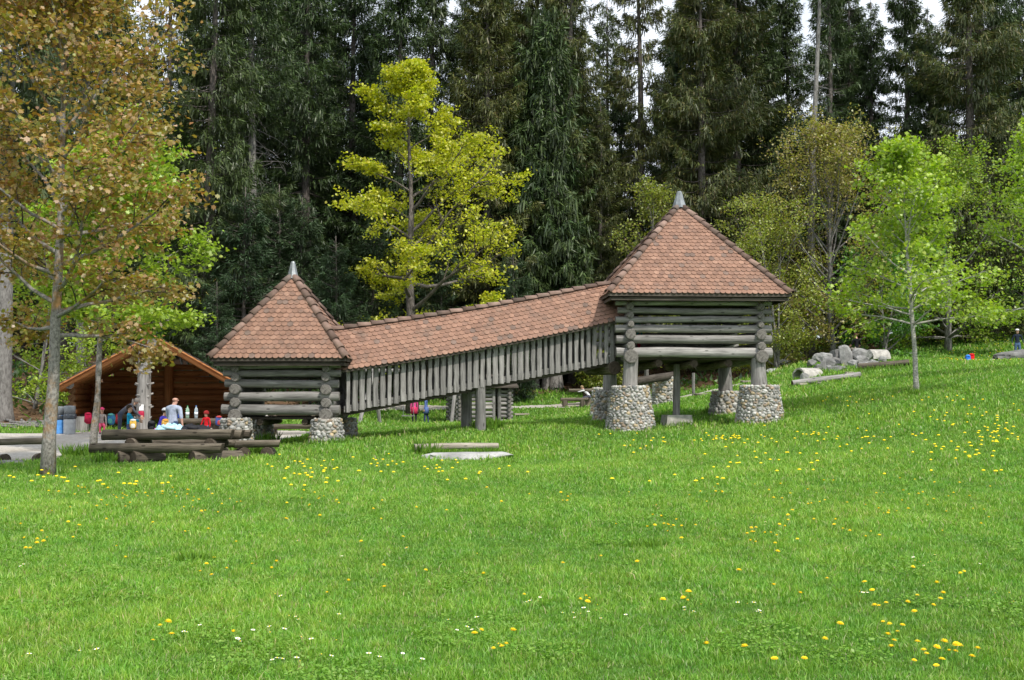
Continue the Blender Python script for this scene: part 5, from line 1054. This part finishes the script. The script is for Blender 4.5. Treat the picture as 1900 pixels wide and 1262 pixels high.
# ------------------------------------------------------------------ people
def seg_dist(p, a, b):
    ab = b - a; k = max(0, min(1, (p - a).dot(ab) / max(ab.length_squared, 1e-9))); return (p - a - ab * k).length
def person(label, loc, heading, H, pose, cols, shoes=(.05, .045, .04), skin=(.55, .33, .24), hair=(.06, .04, .03), hairstyle='short', sleeves='long', lean=0.0, head_turn=0.0, arms=None, headscale=1.0, legs=None, cap=None, skirt=None, seat=.45, group=None, nod=0.0, hood=None, girth=1.0):
    """one continuous skinned body; local +Y is where the person faces. arms: (side angle, forward angle, elbow bend) per side"""
    k = H / 1.75; V, E, RAD, LAB = [], [], [], []; G = girth
    def nd(p, r, par=None, lab=None):
        V.append(Vector(p)); RAD.append(r * (G if r > .04 and lab in (None, 'top', 'sleeve', 'leg', 'sh') else 1))
        if par is not None: E.append((par, len(V) - 1)); LAB.append(lab)
        return len(V) - 1
    hz = {'stand': .93, 'sit': (seat + .09 * k) / k, 'bend': .90}[pose]; tv = Vector((0, math.sin(lean), math.cos(lean)))
    P = nd((0, 0, hz), .125); wst = nd(Vector((0, 0, hz)) + tv * .17, .118, P, 'top'); ch = nd(Vector((0, 0, hz)) + tv * .36, .135, wst, 'top'); sh = nd(Vector((0, 0, hz)) + tv * .49, .10, ch, 'top')
    nk = nd(V[sh] + tv * .07 + Vector((0, .01, 0)), .052, sh, 'skin'); hv = Vector((0, math.sin(lean * .5 + nod), math.cos(lean * .5 + nod))); hs = headscale
    hd0 = nd(V[nk] + hv * .085 * hs + Vector((0, .02, 0)), .068 * hs, nk, 'skin'); hd1 = nd(V[nk] + hv * .165 * hs + Vector((0, .012, 0)), .086 * hs, hd0, 'skin'); hd2 = nd(V[nk] + hv * .225 * hs, .068 * hs, hd1, 'skin')
    hq = Matrix.Rotation(head_turn, 3, 'Z'); f = hq @ Vector((0, 1, 0)); s_ = hq @ Vector((1, 0, 0)); hc = V[hd1]
    n1 = nd(hc + f * .085 * hs - hv * .015, .014 * hs, hd1, 'skin'); nd(hc + f * .112 * hs - hv * .03, .012 * hs, n1, 'skin'); nd(hc + f * .075 * hs - hv * .085 * hs, .028 * hs, hd0, 'skin')
    for sg in (-1, 1): nd(hc + s_ * .088 * hs * sg - hv * .01, .016 * hs, hd1, 'skin')
    for i, sg in enumerate((-1, 1)):
        th, kn = (legs or ((0, 0), (0, 0)) if pose != 'sit' else (legs or ((1.45, -1.45), (1.45, -1.45))))[i]
        hp = nd((sg * .095, 0, hz - .05), .098, P, 'leg'); d = Vector((sg * .04, math.sin(th), -math.cos(th))); kk = nd(V[hp] + d * .42, .064, hp, 'leg'); d2 = Vector((0, math.sin(th + kn), -math.cos(th + kn))); cf = nd(V[kk] + d2 * .17 - Vector((0, .012, 0)), .056, kk, 'leg'); an = nd(V[kk] + d2 * .39, .042, cf, 'leg')
        fo = Vector((sg * .03, 1, 0)) if abs(th + kn) < .6 else Vector((0, d2.z * -1, d2.y)); hl = nd(V[an] + Vector((0, -.02, -.035)), .042, an, 'foot'); bt = nd(V[an] + fo * .11 + Vector((0, 0, -.05)), .04, an, 'foot'); nd(V[bt] + fo * .08, .03, bt, 'foot')
        sd, fw, el = (arms or ((.16, .05, .15), (.16, .05, .15)))[i]; sj = nd(V[sh] + Vector((sg * .178 * G, 0, -.015)), .062, sh, 'top'); a = Vector((sg * math.sin(sd), math.sin(fw) * math.cos(sd), -math.cos(fw) * math.cos(sd)))
        up = nd(V[sj] + a * .15, .05, sj, 'sleeve'); eb = nd(V[sj] + a * .285, .042, up, 'sleeve'); b = Vector((sg * math.sin(sd * .4) - sg * .15 * el, math.sin(fw + el), -math.cos(fw + el))).normalized(); mid = nd(V[eb] + b * .12, .038, eb, 'fore'); wr = nd(V[eb] + b * .245, .027, mid, 'fore'); pl = nd(V[wr] + b * .06, .034, wr, 'hand')
        fwd = Vector((0, 1, 0)) - b * b.y; fwd = fwd.normalized() if fwd.length > .1 else Vector((0, 0, 1)); sid = b.cross(fwd)
        for j, (o, l) in enumerate(((.028, .07), (.010, .08), (-.009, .075), (-.027, .058))):
            q = nd(V[pl] + b * .035 + fwd * o, .011, pl, 'hand'); q = nd(V[q] + (b - sid * sg * .25) * l * .5, .0095, q, 'hand'); nd(V[q] + (b - sid * sg * .7).normalized() * l * .45, .008, q, 'hand')
        q = nd(V[wr] + b * .03 + fwd * .038, .012, pl, 'hand'); nd(V[q] + (b * .8 + fwd * .6).normalized() * .05, .010, q, 'hand')
    me = bpy.data.meshes.new('skel'); me.from_pydata([v * k for v in V], E, []); o = bpy.data.objects.new('skel', me); COL.objects.link(o); md = o.modifiers.new('skin', 'SKIN'); md.use_smooth_shade = True
    sv = me.skin_vertices[0].data
    for i, r in enumerate(RAD): sv[i].radius = (r * k, r * k * (.78 if i in (P, wst, ch, sh) else 1)); sv[i].use_root = (i == P)
    o.modifiers.new('sub', 'SUBSURF').levels = 2; o.modifiers['sub'].render_levels = 2
    dg = bpy.context.evaluated_depsgraph_get(); bm_ = bpy.data.meshes.new_from_object(o.evaluated_get(dg)); bpy.data.objects.remove(o); bm_.name = 'body'
    mats = {'top': m_cloth('top_cloth', cols[0]), 'leg': m_cloth('trouser_cloth', cols[1]), 'skin': m_plain('skin', skin, .55, .05, 20, .05, .3), 'foot': m_cloth('shoe', shoes)}; keys = list(mats)
    bm_.materials.clear()
    for q in keys: bm_.materials.append(mats[q])
    lm = {'top': 'top', 'leg': 'leg', 'skin': 'skin', 'foot': 'foot', 'sleeve': 'top', 'fore': 'top' if sleeves == 'long' else 'skin', 'hand': 'skin'}; segs = [(V[a] * k, V[b] * k, lm[l], (RAD[a] + RAD[b]) * .5 * k) for (a, b), l in zip(E, LAB)]; mi = []
    for p in bm_.polygons:
        c = p.center; best = min(segs, key=lambda s: seg_dist(c, s[0], s[1]) - s[3] * .6)[2]
        if c.z < (hz + .03) * k and best == 'top' and abs(c.x) < .2 * k and pose != 'bend' and sleeves is not None and (c - V[P] * k).length < .17 * k: best = 'leg'
        mi.append(keys.index(best))
    bm_.polygons.foreach_set('material_index', mi); bm_.polygons.foreach_set('use_smooth', [True] * len(mi)); bm_.update()
    gz_ = loc[2]; zmin = min(v.co.z for v in bm_.vertices); off = -zmin if pose in ('stand', 'bend') else 0
    root = thing('person', label, 'person', (loc[0], loc[1], gz_ + off), heading, group); link('body', bm_, root); hc = hc * k; q4 = hq.to_3x3()
    mb = MB()
    for sg in (-1, 1): mb.ball(hc + (f * .078 + s_ * .032 * sg + hv * .012) * hs * k, .010 * hs * k, seg=6, rings=5)
    mb.build('eyes', M['dark'], root); mb = MB(); mb.tube([hc + (f * .083 - s_ * .024 - hv * .062) * hs * k, hc + (f * .09 - hv * .064) * hs * k, hc + (f * .083 + s_ * .024 - hv * .062) * hs * k], .006 * hs * k, 5); mb.build('mouth', M['lip'], root)
    def dome(nm, mat, r, cut, down=0.0, back=0.0, grow=1.0):
        mb = MB(); mb.ball((0, 0, 0), (r, r * 1.08, r * 1.02), seg=16, rings=12, amp=.08, seed=H); me = mb.mesh(nm, mat, True); bm = bmesh.new(); bm.from_mesh(me); bmesh.ops.bisect_plane(bm, geom=bm.verts[:] + bm.edges[:] + bm.faces[:], plane_co=(0, .0, cut), plane_no=(0, .75, -1) if nm == 'hair' else (0, .12, -1), clear_outer=True); bm.to_mesh(me); bm.free()
        return link(nm, me, root, hc + (hv * (.022 - down) - f * (.012 + back)) * hs * k, (-(lean * .5 + nod), 0, head_turn))
    if hairstyle == 'short': dome('hair', m_cloth('hair', hair), .108 * hs * k, -.02 * k)
    if hairstyle == 'long':
        h = dome('hair', m_cloth('hair', hair), .118 * hs * k, -.05 * k); mb = MB(); mb.ball(hc - f * .07 * k - hv * .1 * k, (.1 * k, .05 * k, .17 * k), seg=12, rings=8, amp=.2); mb.build('hair_ends', M['hairgrey'] if hair[0] > .1 else m_cloth('hair', hair), root, True)
    if hairstyle == 'fringe':
        for sg in (-1, 1): mb = MB(); mb.ball(hc + s_ * .078 * sg * k - f * .03 * k - hv * .03 * k, (.02 * k, .045 * k, .035 * k), seg=8, rings=6); mb.build('hair', m_cloth('hair', hair), root, True)
    if cap:
        dome('cap', m_cloth('cap_cloth', cap), .114 * hs * k, .012 * k); mb = MB(); mb.ball(hc + (f * .115 + hv * .035) * hs * k, (.07 * hs * k, .065 * hs * k, .010 * k), seg=12, rings=6, rot=q4); mb.build('cap_peak', m_cloth('cap_cloth', cap), root, True)
    if hood: dome('hood', m_cloth('hood_cloth', hood), .125 * hs * k, -.06 * k, .01, .01)
    if skirt:
        mb = MB(); mb.lathe([(.17 * k, (hz + .12) * k), (.19 * k, hz * k), (.25 * k, (hz - .3) * k), (.245 * k, (hz - .3) * k)], 18, wob=.15, sy=.8); mb.build('skirt', m_cloth('skirt_cloth', skirt), root, True)
    return root
M['dark'] = m_plain('eye', (.02, .015, .012), .3, 0); M['lip'] = m_plain('lip', (.36, .14, .12), .6, 0); M['hairgrey'] = m_cloth('grey_hair', (.16, .145, .135))
DENIM = (.06, .10, .20)
g = on(321, 36.0); person('bald man in a pale blue-grey short sleeved shirt and jeans standing at the log table', g, R(-28), 1.79, 'stand', ((.42, .47, .60), DENIM), hairstyle='none', girth=1.32, sleeves='short', lean=.10, head_turn=R(-52), arms=((.20, .30, .15), (.24, .02, .12)), skin=(.60, .34, .26), nod=.1)
g = on(224, 42.4); person('grey haired person in dark clothes bending down over a child in cyan', g, R(-75), 1.66, 'bend', ((.075, .08, .10), (.05, .06, .09)), hairstyle='long', hair=(.16, .145, .135), lean=.95, arms=((.2, .5, .3), (.2, .6, .3)), nod=.4)
g = on(241, 39.6); person('child in a bright cyan jacket standing before the grey haired person', g, R(-82), 1.34, 'stand', ((.02, .36, .60), (.08, .10, .20)), headscale=1.22, hair=(.05, .035, .025), arms=((.15, .6, .7), (.15, .8, .6)))
g = on(190, 43.0); person('child with pink hat, pale top and pink trousers sitting at the pavilion bench', (g.x, g.y, g.z), R(205), 1.15, 'sit', ((.42, .36, .34), (.75, .12, .22)), headscale=1.22, cap=(.65, .06, .16), hair=(.2, .12, .06), seat=.42, lean=.2)
g = on(296, 38.8); person('child in violet-blue jacket with a white cap stooping beside the grey post', g, R(-40), 1.36, 'bend', ((.09, .07, .50), (.10, .10, .16)), headscale=1.22, cap=(.75, .75, .78), lean=.45, arms=((.2, .6, .5), (.2, .7, .5)))
g = on(384, 41.2); person('child in a red hooded jacket and jeans standing by the pavilion table', g, R(160), 1.10, 'stand', ((.62, .02, .03), (.13, .20, .36)), headscale=1.2, hood=(.30, .03, .03), arms=((.35, .1, .3), (.35, .1, .3)))
g = on(769, 57); person('child with a pink backpack and red skirt seen under the bridge, beside the swing leg', g, R(10), 1.28, 'stand', ((.80, .10, .32), (.02, .02, .03)), headscale=1.18, hair=(.12, .07, .04), skirt=(.62, .05, .13))
g = on(791, 57.2); person('child in a long blue coat walking on the grass beneath the bridge', g, R(80), 1.32, 'stand', ((.11, .17, .42), (.05, .07, .17)), headscale=1.16, hair=(.10, .06, .04), skirt=(.13, .20, .46), legs=((.15, -.1), (-.12, -.05)))
g = Vector((bp(1592, 66.3), 66.3, 0)); person('person in a black short sleeved shirt sitting on top of the boulders, seen from behind', (bp(1590, 63.6), 63.6, EYE + (745 - 657) * 63.6 / F - .1), R(25), 1.72, 'sit', ((.012, .012, .014), (.40, .36, .29)), hair=(.10, .06, .035), sleeves='short', seat=.30, legs=((1.75, -2.0), (1.5, -1.5)), arms=((.3, .35, .6), (.5, .2, .7)), nod=.2)
g = on(1889, 70); person('man in a white cap, dark blue sweater and jeans standing on the slope', g, R(172), 1.80, 'stand', ((.022, .032, .05), (.09, .15, .27)), cap=(.72, .72, .74), hair=(.08, .05, .03), arms=((.42, -.1, .75), (.42, -.1, .75)), legs=((.03, 0), (-.03, 0)))
g = on(1094, 67.6); person('person in a white top leaning over the distant picnic table', (g.x, g.y, g.z), R(70), 1.6, 'sit', ((.78, .78, .80), (.10, .10, .14)), hair=(.3, .22, .12), seat=.5, lean=.75, arms=((.2, 1.3, .4), (.2, 1.4, .4)), nod=.3)
wx, wy = world_xy(-1.75, -.9); person('child with dark red trousers and teal top standing inside the larger hut', (wx, wy, 3.15), R(160), 1.45, 'stand', ((.03, .22, .22), (.42, .02, .07)), headscale=1.1, hair=(.08, .05, .03))
wp = A2 + EX * (BL * .315) + Vector((-EX.y, EX.x, 0)) * .7; person('child in beige clothes walking inside the covered bridge behind the slats', (wp.x, wp.y, zbot(BL * .315) + zB + .1), R(-80), 1.25, 'stand', ((.42, .36, .27), (.30, .22, .13)), headscale=1.15, hair=(.3, .2, .1), legs=((.2, -.15), (-.2, 0)))

# ------------------------------------------------------------------ bags, jackets, bottles
def backpack(label, loc, s, col, col2, rz=0, tilt=0.0, name='backpack'):
    t = thing(name, label, 'backpack', loc, rz, 'backpacks and bags'); s *= .86; a = m_cloth('pack_cloth', col); b = m_cloth('pack_trim', col2); rt = Matrix.Rotation(tilt, 3, 'X')
    mb = MB(); mb.ball(rt @ Vector((0, 0, .5 * s)), (.34 * s, .22 * s, .52 * s), seg=18, rings=12, rot=rt, amp=.18, seed=s * 9, pw=.62); mb.build('body', a, t, True)
    mb = MB(); mb.ball(rt @ Vector((0, -.17 * s, .33 * s)), (.24 * s, .11 * s, .24 * s), seg=14, rings=9, rot=rt, amp=.15, seed=4, pw=.6); mb.build('pocket', b, t, True)
    mb = MB(); mb.ball(rt @ Vector((0, -.05 * s, .88 * s)), (.28 * s, .2 * s, .13 * s), seg=12, rings=7, rot=rt, amp=.1, seed=2); mb.build('flap', b, t, True)
    for sg in (-1, 1): mb = MB(); mb.tube([rt @ Vector((sg * .15 * s, .15 * s, .9 * s)), rt @ Vector((sg * .2 * s, .33 * s, .6 * s)), rt @ Vector((sg * .2 * s, .2 * s, .12 * s))], .03 * s, 6); mb.build('strap', b, t, True)
    return t
def jacket(label, loc, sx, sy, h, col, col2, rz, seed):
    mb = MB(); n, m = 26, 16; vs = []
    for j in range(m + 1):
        for i in range(n + 1):
            u, v = i / n * 2 - 1, j / m * 2 - 1; r = 1 + .25 * noise.noise(Vector((u * 1.5 + seed, v * 1.5, 1))); e = max(0, 1 - (abs(u) ** 3 + abs(v) ** 3)); z = h * (e ** .4) * (.55 + .75 * abs(noise.noise(Vector((u * 2.6 + seed * 3, v * 2.2, 4)))) + .3 * noise.noise(Vector((u * 6, v * 5 + seed, 2)))); vs.append((u * sx * r, v * sy * r, max(z, .004)))
    fs = [(j * (n + 1) + i, j * (n + 1) + i + 1, (j + 1) * (n + 1) + i + 1, (j + 1) * (n + 1) + i) for j in range(m) for i in range(n)]; mb.add(vs, fs); t = thing('jacket', label, 'jacket', loc, rz, 'jackets on the log table'); mb.build('cloth', m_cloth('jacket_cloth', col), t, True)
    mb = MB(); mb.tube([(-sx * .5, -sy * .6, h * .5), (-sx * .1, -sy * .95, h * .35), (sx * .45, -sy * 1.05, h * .25)], [.06, .055, .045], 8); mb.build('sleeve', m_cloth('sleeve_cloth', col2), t, True); return t
TT = .862
backpack('yellow and white plush pack standing on the log table', (-10.72, 33.62, TT), .34, (.72, .45, .08), (.78, .74, .66), .2)
jacket('pale blue jacket thrown on the log table before the bald man', (-9.63, 33.55, TT), .42, .26, .17, (.42, .68, .78), (.48, .74, .84), .08, 2)
jacket('black jacket crumpled on the log table next to the pale blue one', (-8.98, 33.62, TT), .42, .26, .16, (.03, .03, .035), (.035, .035, .04), -.1, 5)
backpack('orange-yellow bag on the table beside the violet child', (-9.92, 33.95, TT), .36, (.78, .42, .10), (.65, .30, .05), .5, .3)
backpack('black bag on the log table close to the grey post', (-10.33, 34.0, TT - .05), .38, (.02, .02, .022), (.04, .04, .045), .4, .5)
g = on(289, 35.0); backpack('bright pink backpack on the hidden bench, seen through the gap of the table', (g.x, g.y, .50), .42, (.85, .08, .42), (.80, .10, .5), 0)
g = on(165, 44.3); backpack('crimson backpack leaning on the pavilion bench beside the slender maple', (g.x, g.y, g.z + .38), .5, (.50, .02, .07), (.35, .02, .05), .3)
g = on(208, 44.6); backpack('blue and green rucksack on the pavilion bench beside the sitting child', (g.x, g.y, g.z + .32), .5, (.04, .16, .32), (.08, .3, .28), -.2)
g = on(222, 45.2); backpack('dark red rucksack in the shade of the pavilion wall', (g.x, g.y, g.z + .3), .48, (.25, .02, .03), (.12, .02, .03), .4)
g = on(407, 42.4); backpack('patterned blue and red pack beside the small hut pier', (g.x, g.y, .78), .42, (.07, .11, .34), (.50, .08, .08), .6)
g = on(332, 43.0); backpack('small royal blue bag on the pavilion table beside the bottles', (g.x, g.y, 1.03), .22, (.03, .08, .45), (.03, .06, .3), .3)
x = bp(1795, 67.6); backpack('bright blue pack sitting on the weathered log seat on the slope', (x, 67.5, gz(x, 67.5) - .02), .58, (.03, .16, .62), (.05, .28, .78), .2); x = bp(1803, 67.9); backpack('bright red pack behind the blue one on the log seat', (x, 67.9, gz(x, 67.9) - .02), .66, (.75, .02, .02), (.6, .02, .03), -.2)
def bottle(label, x, y, z, col, capc):
    t = thing('bottle', label, 'bottle', (x, y, z), 0, 'water bottles on the pavilion table'); g = m_plain('bottle_plastic', col, .15, .03, 5, 0, .5, **{'Transmission Weight': .55, 'IOR': 1.3})
    mb = MB(); mb.lathe([(.04, 0), (.052, .01), (.052, .08), (.048, .11), (.052, .14), (.052, .24), (.045, .28), (.018, .33), (.017, .35)], 14); mb.build('body', g, t, True); mb = MB(); mb.lathe([(.02, .35), (.02, .375), (.003, .378)], 10); mb.build('bottle_cap', m_plain('cap_plastic', capc, .4, 0), t, True)
    mb = MB(); mb.lathe([(.0535, .10), (.0535, .19)], 14); mb.build('bottle_label', m_plain('label_paper', (.75, .8, .85), .5, .02), t, True); t.scale = (1.25, 1.25, 1.25); return t
x = bp(349, 43.1); bottle('greenish bottle with a green cap on the pavilion table', x, 43.1, 1.025, (.55, .80, .62), (.05, .35, .12)); x = bp(365, 43.2); bottle('clear bottle with a blue label on the pavilion table', x, 43.2, 1.025, (.70, .80, .88), (.1, .25, .6))
